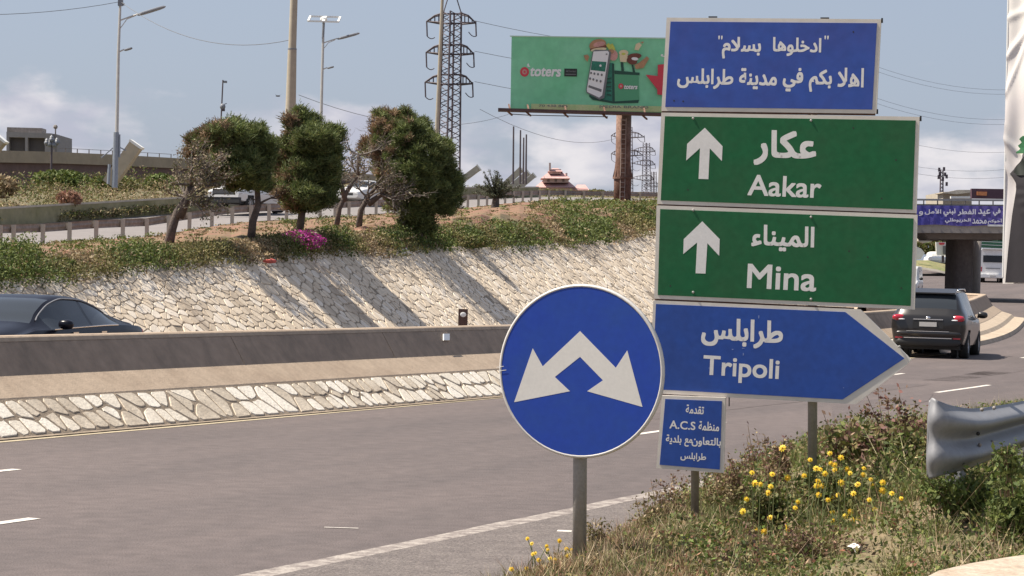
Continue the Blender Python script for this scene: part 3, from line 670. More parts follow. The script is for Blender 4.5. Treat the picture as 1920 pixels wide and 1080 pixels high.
# ------------------------------------------------------------------ trees on the bank
M['leaf'] = mat('foliage', (.08, .1, .03), .75, attr=True, trans=.25)
M['leaf2'] = mat('dry_foliage', (.2, .15, .08), .85, attr=True, trans=.15)
M['petal'] = mat('petals', (.8, .5, .02), .6, attr=True, trans=.25)
M['bark'] = mat('pine_bark', (.13, .10, .085), .95, .35, 6, .8, 20, col2=(.07, .055, .05))
M['greybark'] = mat('grey_bark', (.19, .16, .14), .95, .3, 6, .8, 20, col2=(.11, .09, .08))
GRN = [(.13, .16, .05), (.105, .135, .04), (.165, .18, .06), (.085, .11, .035)]
BRN = [(.21, .13, .075), (.18, .13, .08), (.24, .16, .10)]
def needle_clumps(blobs, Z, per, size, brown=None, seed=1):
    """blobs: picture x, y, rx, ry in px with depth share; each is filled with tufts"""
    global rng
    rng = np.random.default_rng(seed); VV = []; CC = []; k = Z/F; blobs = list(blobs)+[(bx+rx*1.14*cos(a)*rng.uniform(.85, 1.1), by-ry*1.14*sin(a)*rng.uniform(.85, 1.1), rng.uniform(6, 13), rng.uniform(5, 12)) for bx, by, rx, ry in blobs for a in rng.uniform(0, 2*pi, 4)]
    for (bx_, by_, rx, ry) in blobs:
        c0 = np.array(P(bx_, by_, Z+rng.uniform(-.75, .75)*min(1, rx/30))); nt = max(4, int(rx*ry*.105)); d = rdir(nt)*(rng.uniform(.45, 1.0, (nt, 1))**.5)
        d *= np.array([rx*k, rx*k*1.1, ry*k]); tc_ = c0+d
        for q in tc_:
            n = per; dd = rdir(n); dd[:, 2] = np.abs(dd[:, 2])*.9+dd[:, 2]*.1+.05; dd /= np.linalg.norm(dd, axis=1)[:, None]
            tr_ = rng.uniform(.10, .19); side_ = np.cross(dd, rdir(n)); side_ /= np.linalg.norm(side_, axis=1)[:, None]+1e-9; side_ *= .011
            r0 = rng.uniform(.0, .45, (n, 1))*tr_; r1 = r0+rng.uniform(.5, 1.0, (n, 1))*tr_; jit = rng.normal(0, .05, (n, 3)); b0_ = q+jit+dd*r0; b1_ = q+jit+dd*r1
            px_ = 960+(q[0]/q[1])*F; br_ = brown(px_, 0) if brown else 0; tone = rng.uniform(.6, 1.4); pal = BRN if rng.uniform() < br_ else GRN
            VV.append(np.stack([b0_-side_, b1_-side_*.4, b1_+side_*.4, b0_+side_], 1).reshape(-1, 3)); CC.append(pick(n, pal, .2)*tone)
    return np.concatenate(VV), np.concatenate(CC)
def twigs(mb, p0, d0, L, r, depth, spread=.6, bias=Vector((0, 0, 0)), rnd=random):
    pts = [p0]; d = d0.normalized(); n = 4
    for i in range(n):
        d = (d+Vector((rnd.gauss(0, .16), rnd.gauss(0, .16), rnd.gauss(0, .12)))+bias*.12).normalized(); pts.append(pts[-1]+d*L/n)
    mb.tube(pts, [r*(1-.5*i/n) for i in range(n+1)], 6 if r > .03 else 4)
    if depth > 0:
        for i in range(rnd.choice((2, 3, 3))):
            k = rnd.randint(2, n); v = (d+Vector((rnd.gauss(0, spread), rnd.gauss(0, spread), rnd.gauss(.1, spread)))+bias*.5).normalized()
            twigs(mb, pts[k], v, L*rnd.uniform(.5, .8), r*.5, depth-1, spread, bias, rnd)
def pine(base, Z, trunk, blobs, label, seed, brown, per=70, size=.048, tr=.11, dead=None):
    b0 = P(*base, Z); t = thing('pine_tree', label, 'tree', b0, 'wind-bent pines on the bank')
    rd = random.Random(seed); mb = MB(); pts = [P(x, y, Z) for x, y in trunk]; pts[0].z -= .2
    mb.tube(pts, [tr*(1-.55*i/(len(pts)-1)) for i in range(len(pts))], 9)
    for q in pts[2:4]:
        for _ in range(3): twigs(mb, q, Vector((rd.gauss(0, .5), rd.gauss(.3, .4), .8)), rd.uniform(.3, .5), tr*.3, 1, .4, rnd=rd)
    link('trunk', mb, M['bark'], t, smooth=True)
    if dead:
        dm = MB()
        for (x, y, dx, dz, L) in dead: twigs(dm, P(x, y, Z), Vector((dx, rd.gauss(0, .3), dz)), L*.4, .009, 3, .55, Vector((dx, 0, dz*.4)), rd)
        link('dead_branches', dm, M['greybark'], t)
    V, c = needle_clumps(blobs, Z, per, size, brown, seed); npmesh('crown', V, 4, c, M['leaf'], t); return t
br1 = lambda x0, x1, a: (lambda px, py: a*max(0, min(1, (x1-px)/(x1-x0))))
pine((472, 443), 58.9, [(470, 440), (474, 415), (484, 385), (482, 350), (470, 310)],
     [(430, 255, 46, 22), (462, 275, 42, 32), (405, 288, 42, 30), (440, 310, 50, 34), (482, 325, 28, 34), (385, 282, 26, 24), (415, 248, 34, 14), (495, 295, 16, 26), (370, 262, 10, 10), (468, 338, 26, 16), (398, 312, 26, 18), (425, 324, 30, 18), (478, 258, 20, 14), (380, 300, 16, 18)],
     'round crowned dark pine standing in front of the white pickup truck', 3, br1(365, 440, .6), dead=[(400, 300, -1, .3, .8), (395, 330, -1, .0, .7), (410, 340, -1, -.3, .6)])
pine((562, 434), 61.8, [(560, 434), (566, 400), (580, 360), (585, 310), (580, 260)],
     [(572, 228, 25, 18), (590, 262, 42, 26), (560, 290, 42, 34), (605, 300, 30, 44), (575, 335, 50, 32), (600, 345, 34, 28), (545, 320, 30, 30), (560, 365, 44, 18), (585, 385, 30, 12), (618, 268, 16, 18), (530, 300, 14, 22), (600, 320, 36, 40), (560, 330, 34, 34)],
     'pine with a small knob of foliage at its top, beside the tall pale pole', 5, br1(510, 570, .6))
pine((790, 448), 70.5, [(788, 452), (786, 420), (782, 380), (768, 330), (755, 280)],
     [(735, 238, 42, 24), (770, 258, 44, 34), (735, 282, 44, 38), (798, 295, 36, 44), (765, 325, 50, 44), (828, 325, 26, 38), (800, 362, 52, 34), (842, 355, 24, 26), (780, 392, 40, 26), (788, 424, 28, 22), (728, 318, 30, 32), (712, 255, 18, 18), (818, 386, 28, 20), (752, 222, 24, 9), (700, 275, 12, 16), (745, 350, 30, 22), (855, 340, 12, 16)],
     'biggest pine, leaning away from the sea wind, dark crown reaching to the ground', 8, br1(690, 770, .7), dead=[(715, 250, -1, .4, .9), (705, 280, -1, .2, .8), (720, 320, -1, -.1, .8), (722, 350, -1, -.3, .7)])
def bare(base, Z, trunks, label, seed, bias, L=1.3, rad_=.07, leaves=None, gm='greybark'):
    b0 = P(*base, Z); t = thing('bare_tree', label, 'tree', b0, 'wind-stripped trees on the bank'); rd = random.Random(seed); mb = MB(); tw = MB()
    for tr in trunks:
        pts = [P(x, y, Z) for x, y in tr]; pts[0].z -= .2; mb.tube(pts, [rad_*(1-.55*i/(len(pts)-1)) for i in range(len(pts))], 9)
        for q in pts[-2:]:
            for _ in range(5): twigs(tw, q, Vector((bias.x+rd.gauss(0, .5), rd.gauss(0, .6), .5+rd.gauss(0, .4))), L*rd.uniform(.6, 1), rad_*.35, 3, .5, bias*.8, rd)
    link('trunk', mb, M['bark'], t, smooth=True); link('branches', tw, M[gm], t)
    if leaves:
        pts = np.array([v[:] for v in tw.v]); c = pts[rng.integers(0, len(pts), leaves)]+rng.normal(0, .06, (leaves, 3))
        npmesh('dry_leaves', leafV(c, rng.uniform(.02, .05, (leaves, 1)), .5), 4, pick(leaves, [(.20, .17, .11), (.14, .14, .06), (.24, .18, .13)]), M['leaf2'], t)
bare((312, 462), 56.5, [[(312, 466), (322, 430), (332, 398), (350, 370), (356, 345)], [(335, 392), (352, 372), (362, 350)]], 'leaning half dead tree with pale bare twigs, nearest the left end of the crash barrier', 21, Vector((.3, 0, .2)), 0.62, .13, 2600)
bare((632, 412), 68, [[(630, 420), (636, 392), (650, 360), (670, 330), (672, 290)], [(648, 365), (640, 345), (632, 330)]], 'bare forked tree in the gap before the biggest pine, left trunk', 24, Vector((.1, 0, .35)), 0.62, .085, 900)
bare((672, 412), 69, [[(672, 425), (676, 395), (690, 370), (705, 350)], [(690, 370), (715, 365), (735, 372)]], 'short dark twisted tree between the bare tree and the biggest pine', 27, Vector((.5, 0, .1)), .6, .10, 600)
# palm like bush on the upper bank
t = thing('palm_bush', 'small dark palm-like bush beside the upper crash barrier', 'bush', P(930, 385, 118)); V = []; cc_ = []
b = np.array(P(930, 382, 118)); rg2 = np.random.default_rng(5); fr_ = MB()
for i in range(46):
    a = rg2.uniform(0, 2*pi); el = rg2.uniform(.45, 1.5); L = rg2.uniform(.9, 1.7); d = np.array([cos(a)*cos(el), sin(a)*cos(el), sin(el)]); pts = []
    for s in np.linspace(0, 1, 9): pts.append(b+d*L*s+np.array([0, 0, -.35*s*s*L*cos(el)])+np.array([.0, 0, .2]))
    fr_.tube([Vector(p) for p in pts], .012, 4)
    for p in pts[2:]:
        for _ in range(7): V.append(leafV((p+rg2.normal(0, .035, 3))[None], .11, .16)); cc_.append([.075, .085, .045])
npmesh('fronds', np.concatenate(V), 4, np.array(cc_)*rg2.uniform(.6, 1.3, (len(cc_), 1)), M['leaf'], t); link('stalks', fr_, M['bark'], t)
link('trunk', MB().tube([P(928, 392, 118), P(930, 372, 118)], [.22, .16], 8), M['bark'], t)

# ------------------------------------------------------------------ ground cover of the bank
def pt_on(rowsA, rowsB, u, v):
    i = u*(len(rowsA)-1); k = min(len(rowsA)-2, int(i)); f_ = i-k
    a = rowsA[k].lerp(rowsA[k+1], f_); b = rowsB[k].lerp(rowsB[k+1], f_); return a.lerp(b, v)
_xs = list(range(-250, 1460, 18)); rW = [PL(Wt, x) for x in _xs]; rM = [PL(Mid, x) for x in _xs]; rG = [PL(Gl, x) for x in _xs]
rWM = [a*.55+b*.45+Vector((0, 0, .1)) for a, b in zip(rW, rM)]; rR = [PL(Rl, x) for x in _xs]; rB = [PL(Bk, x) for x in _xs]
def vnoise(x, y, s=0): return .5+.5*sin(x*1.7+s)*cos(y*1.3+s*2)+.25*sin(x*4.1+y*3+s)
def bankpt(px, v):   # v 0 wall top .. 1 mid .. 2 rail
    u = (px+250)/(18*(len(_xs)-1))
    if v < .45: return pt_on(rW, rWM, u, v/.45)
    if v < 1: return pt_on(rWM, rM, u, (v-.45)/.55)
    return pt_on(rM, rG, u, v-1)
LUSH = [(.10, .135, .028), (.14, .165, .04), (.075, .105, .025)]; OLIVE = [(.17, .155, .055), (.20, .17, .065), (.12, .12, .04)]; STRAW = [(.30, .22, .12), (.36, .28, .17), (.22, .16, .09)]; REDD = [(.24, .10, .06), (.20, .12, .07)]
def cover(n, fn, name, label_kind='stuff', m='leaf'):
    V = []; Cc = []
    for i in range(n):
        r = fn(i)
        if r is None: continue
        q, nl, sz, h, pal, tone = r
        c = np.array(q)+rng.normal(0, 1, (nl, 3))*np.array([sz, sz, 0])+np.array([0, 0, 1])*rng.uniform(0, h, (nl, 1))
        V.append(leafV(c, rng.uniform(.5, 1.2, (nl, 1))*(.014+.00048*q[1]), .5)); Cc.append(pick(nl, pal, .2)*tone)
    return npmesh(name, np.concatenate(V), 4, np.concatenate(Cc), M[m], kind=label_kind)
def f1(i):
    px = random.uniform(-240, 1440); edge = random.random() < .55
    v = abs(random.gauss(0, .30)) if edge else random.uniform(0, 2)
    if v > 2: v = 2
    red = (290 < px < 520 and .6 < v) or (655 < px < 1010 and v > .75)
    dens = .3 if red else (.8 if v < .5 else .35)
    if px > 1000: dens = .95
    if px < 60: dens = 1
    if random.random() > dens: return None
    q = bankpt(px, v)
    if v < .1: q = q-NL*random.uniform(0, .25)-Vector((0, 0, random.uniform(0, .25)))
    nzv = vnoise(q.x*.5, q.y*.35, 1); k = random.random()
    pal = LUSH if nzv > .5 or px < 70 or (1050 < px < 1150) else (OLIVE if nzv > .12 else STRAW)
    if red: pal = random.choice((STRAW, OLIVE, OLIVE, LUSH))
    if k < .07: pal = STRAW
    hgt = (.07+.16*max(0, nzv))*(1.15 if v < .45 or px > 1000 else .55)+(.25 if px < 60 and v < 1 else 0); return q, 26, .15, hgt*random.choice((.5, 1, 1, 1.7))*(.5 if red else 1), pal, random.uniform(.65, 1.3)
cover(9000, f1, 'bank_plants')
def f2(i):  # weeds and reeds beyond the upper road
    px = random.uniform(-230, 1240); u = (px+250)/(18*(len(_xs)-1)); v = random.random()**1.3*.9+.05
    q = pt_on(rR, rB, u, v)+Vector((0, .5, 0)); nzv = vnoise(q.x*.35, q.y*.2, 3)
    if px > 440 and random.random() < .5: return None
    pal = STRAW if nzv < .35 or random.random() < .25 else (OLIVE if nzv < .8 else LUSH); tall = 1.0 if px < 430 else .4
    return q, 18, .28, (.5+.9*abs(nzv))*tall, pal, random.uniform(.6, 1.25)
cover(3600, f2, 'roadside_weeds')
def f3(i):
    px = random.uniform(-240, 620); q = PL(Rl, px)+Vector((0, random.uniform(-.5, -.1), random.uniform(0, .3))); nzv = vnoise(q.x*.6, 1, 4)
    if nzv < .35: return None
    return q, 16, .2, .25, random.choice((STRAW, OLIVE, OLIVE, LUSH)), random.uniform(.6, 1.1)
cover(700, f3, 'wall_creepers')
# single shrubs one can tell apart
def shrub(px, py, Z, rx, ry, pal, label, n=900, sz=.06, name='shrub', group='shrubs on the bank', m='leaf'):
    k = Z/F; c0 = np.array(P(px, py, Z)); d = rdir(n)*rng.uniform(.2, 1, (n, 1))**.4*np.array([rx*k, rx*k*.8, ry*k]); c = c0+d
    c[:, 2] = np.maximum(c[:, 2], c0[2]-ry*k*.8); b = Vector(c0)-Vector((0, 0, ry*k)); t = thing(name, label, 'shrub', b, group)
    mb = MB()
    for i in range(5): mb.tube([b-Vector((0, 0, .1)), Vector(c0)+Vector((random.uniform(-.5, .5)*rx*k, random.uniform(-.4, .4)*rx*k, ry*k*.4))], .012, 4)
    link('stems', mb, M['bark'], t); npmesh('foliage', leafV(c, rng.uniform(.6, 1.3, (n, 1))*sz, .5), 4, pick(n, pal, .3), M[m], t); return t
shrub(566, 450, 60.0, 46, 20, [(.42, .03, .24), (.50, .05, .33), (.30, .03, .20), (.10, .10, .03)], 'magenta bougainvillea spilling over the bank below the second pine', 1500, .04, 'bougainvillea', m='petal')
shrub(30, 490, 49.5, 48, 34, LUSH, 'lush bright green bush at the top of the wall by the left edge of view', 2600, .06)
shrub(110, 499, 50, 40, 15, LUSH+OLIVE, 'low green bush on the wall top next to the lush one', 1200)
shrub(690, 460, 66, 26, 15, LUSH, 'small bright green shrub hanging over the wall below the bare trees', 900, .05)
shrub(880, 452, 74, 40, 14, LUSH+OLIVE, 'green shrub on the wall top to the right of the biggest pine', 1100)
shrub(1085, 425, 92, 60, 26, LUSH, 'broad yellow-green bush mid bank before the billboard column', 2600, .075)
shrub(1190, 412, 98, 45, 28, OLIVE+LUSH, 'olive bush beside the big green sign panels on the bank', 2000, .075)
shrub(630, 436, 65, 34, 14, LUSH+OLIVE, 'yellowish low shrub at the foot of the bare forked tree', 900)
shrub(955, 440, 80, 40, 14, OLIVE, 'olive shrub on the wall edge in the middle of the bank', 900)
shrub(1118, 364, 210, 24, 9, OLIVE, 'dark bush in front of the pink house behind the crash barrier', 700, .14)
shrub(1052, 370, 205, 20, 7, OLIVE, 'dark green bush at the left foot of the pink house', 700, .14)
shrub(115, 335, 138, 55, 17, LUSH, 'dark green bush under the street lantern', 1500, .13)
shrub(215, 345, 136, 50, 17, OLIVE+LUSH, 'green bush around the foot of the first lamp post', 1500, .13)
shrub(300, 345, 140, 34, 20, LUSH, 'green bush on the far bank behind the half dead leaning tree', 1200, .13)
shrub(-5, 350, 118, 40, 24, STRAW, 'tall clump of dry reeds at the left edge beyond the road', 1300, .12)
shrub(130, 372, 108, 25, 15, [(.30, .16, .11), (.25, .15, .1)], 'reddish dry weed clump over the low olive wall', 500, .10)
# ------------------------------------------------------------------ the verge in front: grass, weeds, flowers
def verge_pt():
    while True:
        t = 8+32*random.random()**1.9; p = vb(t)-abs(random.uniform(.0, 7) if random.random() < .8 else random.uniform(0, 1.2))
        q = R(t, p, zr(t)+vz(t, p))
        if q.y > 11.2 and -.25 < q.x/q.y < .33: return q, t, p
V = []; Cc = []; S_ = []; SC = []
def inslab(q): return False
sl_poly = [(v.x, v.y) for v in [SP(*a) for a in [(1716, 1092), (1760, 1070), (1820, 1056), (1880, 1046), (1990, 1030), (2140, 1012)]]]
def slab_y(x): return float(np.interp(x, [a for a, b in sl_poly], [b for a, b in sl_poly])) if x > sl_poly[0][0] else 0
for i in range(34000):
    q, t, p = verge_pt()
    if q.y < slab_y(q.x)+.03: continue
    e = vb(t)-p
    if e < .5 and random.random() < .5: continue
    e = vb(t)-p; nzv = vnoise(q.x*1.6, q.y*1.1, 2); near = q.y < 14.4
    dry = (q.x < 1.3 and random.random() < .6) or random.random() < (.42 if near else .2)
    h = (.04+.10*random.random()+.07*max(0, nzv))*(.45 if 15.5 < t < 24 and e < 1.2 else 1)*min(1, .35+e*1.2)*(.7 if q.x < 1.3 else 1)
    if near and q.x > 1.0: h *= .6
    n = 3; c = np.array(q)+rng.normal(0, 1, (n, 3))*np.array([.03, .03, 0]); c[:, 2] -= .01
    V.append(bladeV(c, h*rng.uniform(.6, 1.3, (n, 1)), .009, .45)); pal = [(.34, .25, .14), (.40, .31, .19), (.26, .17, .10), (.30, .17, .11)] if dry else [(.11, .13, .035), (.15, .17, .05), (.08, .10, .03)]
    Cc.append(pick(n, pal, .25))
npmesh('grass', np.concatenate(V), 3, np.concatenate(Cc), M['leaf2'], kind='stuff')
# tufts of longer grass and pale dead stems
V = []; Cc = []
for i in range(1300):
    q, t, p = verge_pt(); e = vb(t)-p
    if q.y < slab_y(q.x)+.05 or e < .25 or (15.5 < t < 24 and e < 1): continue
    right = q.x > 1.9; n = 34; h = random.uniform(.08, .20)*(1.25 if right else .9)
    c = np.array(q)+rng.normal(0, .025, (n, 3)); c[:, 2] = q.z-.01; V.append(bladeV(c, h*rng.uniform(.5, 1.2, (n, 1)), .007, .55))
    Cc.append(pick(n, random.choice(([(.16, .19, .05), (.20, .23, .07)], [(.12, .15, .04), (.16, .18, .05)], [(.42, .33, .20), (.34, .26, .15)])) if right else random.choice(([(.42, .33, .20), (.50, .40, .26)], [(.20, .19, .08)], [(.28, .17, .12)])), .15))
for i in range(420):
    q, t, p = verge_pt(); e = vb(t)-p
    if q.y < slab_y(q.x)+.05 or e < .2: continue
    n = 2; c = np.array(q)+rng.normal(0, .02, (n, 3)); V.append(bladeV(c, rng.uniform(.18, .36, (n, 1))*(.6 if e < 1 else 1), .006, .5)); Cc.append(pick(n, [(.52, .42, .28), (.44, .32, .22)], .1))
npmesh('grass_tufts', np.concatenate(V), 3, np.concatenate(Cc), M['leaf2'], kind='stuff')
# low leafy weeds knitted through the grass
V = []; Cc = []
for i in range(12500):
    q, t, p = verge_pt(); e = vb(t)-p
    if q.y < slab_y(q.x)+.08 or e < .3 or (e < .8 and q.x < 2 and random.random() < .6): continue
    nzv = vnoise(q.x*1.1, q.y*.9, 5); right = q.x > 1.0
    if not right and random.random() < .15: continue
    h = .06+.20*max(0, nzv)*(1 if right else .5)*min(1, e); n = 12
    if q.y < 14.3: h *= .6
    c = np.array(q)+rng.normal(0, 1, (n, 3))*np.array([.05, .05, 0])+np.array([0, 0, 1])*rng.uniform(0, h, (n, 1))
    V.append(leafV(c, rng.uniform(.008, .022, (n, 1)), .5)); k = random.random()
    Cc.append(pick(n, LUSH if k < (.62 if right else .3) else OLIVE if k < .82 else STRAW+REDD, .3)*random.uniform(.7, 1.4))
npmesh('leafy_weeds', np.concatenate(V), 4, np.concatenate(Cc), M['leaf'], kind='stuff')
def stalk(mb, a, b, r=.003): mid = (a+b)/2+Vector((random.uniform(-.03, .03), random.uniform(-.03, .03), .01)); mb.tube([a, mid, b], [r, r*.8, r*.6], 4)
# tall weeds: each clump a plant
def weed(px, pyb, pyt, Z, wpx, pal, label, n=900, stems=14, sz=.016, cat='plant', name='weed', dense=1.0, sp=1.0, group='tall weeds on the verge'):
    b = P(px, pyb, Z); k = Z/F; H_ = (pyb-pyt)*k; b.z = max(b.z, .2); t = thing(name, label, cat, b, group); mb = MB(); pts = []
    for i in range(stems):
        top = b+Vector((random.gauss(0, .42)*wpx*k, random.gauss(0, .25)*wpx*k, H_*random.uniform(.55, 1.0))); root = b+Vector((random.gauss(0, .15)*wpx*k, random.gauss(0, .12)*wpx*k, -.05)); stalk(mb, root, top)
        for j in range(3):
            s = random.uniform(.3, .9); q = root.lerp(top, s); e = q+Vector((random.gauss(0, .08), random.gauss(0, .08), random.uniform(.03, .14)))*H_; stalk(mb, q, e, .002); pts += [q.lerp(e, u) for u in (.3, .6, .85, 1)]
        pts += [root.lerp(top, s) for s in np.linspace(.2, 1, 9)]
    link('stems', mb, M['stalk'], t); pts = np.array([p[:] for p in pts]); c = pts[rng.integers(0, len(pts), n)]+rng.normal(0, .018*sp, (n, 3))
    npmesh('leaves', leafV(c, rng.uniform(.5, 1.4, (n, 1))*sz, .5), 4, pick(n, pal, .3), M['leaf'], t); return t
M['stalk'] = mat('dry_stalk', (.22, .15, .09), .9, .2, 8); M['gstalk'] = mat('green_stalk', (.12, .14, .05), .8, .2, 8)
PUR = [(.20, .10, .085), (.26, .16, .11), (.15, .09, .06), (.16, .13, .05)]
weed(1690, 930, 700, 17.0, 90, PUR, 'tallest reddish dry weed rising past the tip of the arrow panel', 1500, 12, .020)
weed(1640, 930, 800, 16.8, 100, LUSH+OLIVE+PUR, 'dense green leafy bush left of the flared guardrail end', 4200, 34, .026, 'shrub', 'shrub', sp=2.2)
weed(1712, 930, 815, 16.4, 60, LUSH+OLIVE, 'green leafy bush touching the flared guardrail end', 3000, 26, .024, 'shrub', 'shrub', sp=2.2)
weed(1585, 920, 770, 17.2, 60, PUR+OLIVE, 'reddish brown weed behind the right post of the sign', 1000, 12, .018)
weed(1452, 940, 815, 17.0, 60, PUR+STRAW, 'dry brown weed between the two posts of the big sign', 900, 12, .016)
weed(1410, 930, 790, 17.4, 30, PUR, 'single tall thin weed right of the small sponsor panel', 160, 3, .014)
weed(1375, 960, 850, 16.6, 70, STRAW+PUR, 'straw coloured weed clump right under the small sponsor panel', 1200, 18, .014)
weed(1345, 990, 890, 16.4, 60, STRAW+OLIVE, 'pale weed clump behind the rusty bar', 1000, 16, .014)
weed(1255, 1020, 910, 16.2, 50, STRAW+PUR, 'thin dry weeds left of the small panel post', 500, 10, .012)
weed(1210, 1030, 940, 15.6, 50, STRAW+OLIVE, 'low dry weeds between the round sign and the small post', 600, 12, .012)
weed(1560, 970, 860, 15.4, 110, LUSH+OLIVE, 'green flowering clump at the foot of the right sign post', 2600, 30, .018, sp=1.6)
weed(1440, 1000, 900, 15.0, 100, OLIVE+LUSH, 'olive green clump under the brightest yellow flowers', 2400, 28, .017, sp=1.6)
weed(1620, 990, 900, 14.9, 90, OLIVE+LUSH, 'green weed clump below the right group of yellow flowers', 1800, 22, .018, sp=1.6)
weed(1800, 960, 872, 13.6, 120, LUSH, 'bright green weeds in front of the guardrail post', 2200, 26, .018, sp=1.8)
weed(1888, 915, 830, 12.9, 36, LUSH+[(.13, .16, .04)], 'fresh green leaves climbing over the guardrail lower edge', 500, 9, .018, sp=1.6)
weed(1900, 1000, 900, 13.2, 80, LUSH, 'green leafy plant at the right edge below the guardrail', 1600, 18, .02, sp=2)
weed(1740, 1035, 975, 13.6, 90, OLIVE+LUSH, 'dark green clump above the pale pavement corner', 1400, 20, .017, sp=1.5)
weed(1500, 1060, 985, 13.6, 150, OLIVE+PUR, 'brownish clump in the lower middle of the verge', 1500, 26, .014, sp=1.3)
weed(1120, 1060, 985, 14.4, 45, STRAW+OLIVE, 'small straw coloured tuft hugging the round sign pipe', 700, 12, .011)
# yellow daisies, each placed by its bloom
fl = [(1467, 840), (1556, 850), (1577, 858), (1558, 869), (1565, 872), (1519, 862), (1448, 889), (1415, 906), (1426, 908), (1445, 912), (1440, 924), (1508, 892), (1538, 880), (1530, 878), (1534, 902), (1531, 911), (1543, 911), (1589, 880), (1594, 887), (1620, 878), (1619, 890), (1633, 899), (1637, 911), (1655, 920), (1608, 908), (1577, 905), (1571, 928), (1563, 934), (1630, 937), (1496, 941), (1393, 959), (1400, 936), (1476, 984), (1478, 992), (1420, 993), (1433, 997), (1453, 1007), (1610, 972), (1444, 970), (1673, 952), (1585, 968),
      (989, 1010), (997, 1019), (1003, 1037), (1025, 1024), (1027, 1031), (1049, 1014), (1062, 1029), (1072, 1031), (1063, 1043), (1040, 1050), (1040, 1058), (959, 1067), (1092, 1065), (1010, 1050), (1026, 1068)]
pet = [(.86, .60, .03), (.90, .68, .06), (.82, .52, .02)]
M['ctr'] = mat('daisy_centre', (.66, .38, .03), .8)
ORD = 'first second third fourth fifth sixth seventh eighth ninth tenth eleventh twelfth thirteenth fourteenth fifteenth sixteenth seventeenth eighteenth nineteenth twentieth twenty-first twenty-second twenty-third twenty-fourth twenty-fifth twenty-sixth twenty-seventh twenty-eighth twenty-ninth thirtieth thirty-first thirty-second thirty-third thirty-fourth thirty-fifth thirty-sixth thirty-seventh thirty-eighth thirty-ninth fortieth forty-first forty-second forty-third forty-fourth forty-fifth forty-sixth forty-seventh forty-eighth forty-ninth fiftieth'.split()
rf_ = random.Random(4); fl += [(round(rf_.gauss(1530, 75)), round(rf_.uniform(862, 985))) for _ in range(13)]+[(1655, 905), (1690, 935), (1705, 960), (1640, 955), (1600, 925), (1672, 925)]+[(round(rf_.uniform(975, 1110)), round(rf_.uniform(1012, 1070))) for _ in range(8)]; fl = [q for q in fl if 1385 < q[0] < 1720 or q[0] < 1150]; fl.sort(); cnt_ = {}
for i, (x, y) in enumerate(fl):
    lowgrp = x < 1150; Z = (13.75+random.uniform(-.2, .2)) if lowgrp else (14.45+random.uniform(-.3, .5)); c = P(x, y, Z); big = 1.15 if (x, y) in ((1534, 902), (1543, 911), (1415, 906), (1467, 840), (1655, 920)) else 1
    t_, p_ = tp(c); root = Vector((c.x+random.uniform(-.05, .05), c.y+random.uniform(-.05, .1), zr(t_)+vz(t_, p_)))
    gk = 'in the low cluster around the round sign pipe' if lowgrp else ('at the right post of the big sign' if x > 1500 else 'between the two posts of the big sign'); cnt_[gk] = cnt_.get(gk, -1)+1; lab = 'yellow daisy '+gk+', '+ORD[cnt_[gk]]+' from the left'
    if (x, y) == (1467, 840): lab = 'topmost yellow daisy, standing alone above the others'
    if (x, y) == (959, 1067): lab = 'lowest yellow daisy at the edge of the asphalt, apart from the pipe'
    if (x, y) == (1655, 920): lab = 'yellow daisy nearest to the flared guardrail end'
    f_ = thing('yellow_daisy', lab, 'flower', root, 'yellow daisies by the round sign' if lowgrp else ('yellow daisies by the right sign post' if x > 1500 else 'yellow daisies between the sign posts'))
    mb = MB(); stalk(mb, root-Vector((0, 0, .02)), c, .0035); link('stem', mb, M['gstalk'], f_)
    r = (.0145 if lowgrp else .0195)*big*random.uniform(.8, 1.15); nrm = Vector((random.uniform(-.6, .3), -1, random.uniform(.1, .9))).normalized(); ax = nrm.cross(Vector((0, 0, 1))).normalized(); ay = nrm.cross(ax)
    vs = []; 
    for k in range(9):
        a = 2*pi*k/9+random.uniform(-.1, .1); d = ax*cos(a)+ay*sin(a); s = ax*-sin(a)+ay*cos(a); vs += [c, c+d*r*.6+s*r*.3+nrm*r*.12, c+d*r*1.1-nrm*r*.15, c+d*r*.6-s*r*.3+nrm*r*.12]
    npmesh('petals', np.array([v[:] for v in vs]), 4, pick(9, pet, .08), M['petal'], f_)
    link('centre', MB().ell(c+nrm*r*.1, (r*.28,)*3, 6, 4), M['ctr'], f_) if 'ctr' in M else None
# litter
def litter(x, y, r, label, m):
    q = VG(x, y); mb = MB(); n = 9; mb.add([q+Vector((cos(2*pi*k/n)*r*random.uniform(.5, 1.2), sin(2*pi*k/n)*r*random.uniform(.5, 1.2), random.uniform(.01, .05))) for k in range(n)]+[q+Vector((0, 0, .06))], [(k, (k+1) % n, n) for k in range(n)])
    tag(link('litter', mb, m), label, 'litter', 'scraps of litter on the verge')
M['paper'] = mat('white_paper', (.78, .76, .72), .8)
litter(1600, 1038, .05, 'crumpled white paper lying in the dry grass near the pavement', M['paper'])
litter(1540, 1052, .03, 'small white scrap to the left of the crumpled paper', M['paper'])
litter(1377, 996, .03, 'pale scrap lying by the end of the rusty bar', M['paper'])
litter(1910, 868, .05, 'pinkish scrap in the weeds under the guardrail', mat('pink_scrap', (.6, .42, .36), .8))

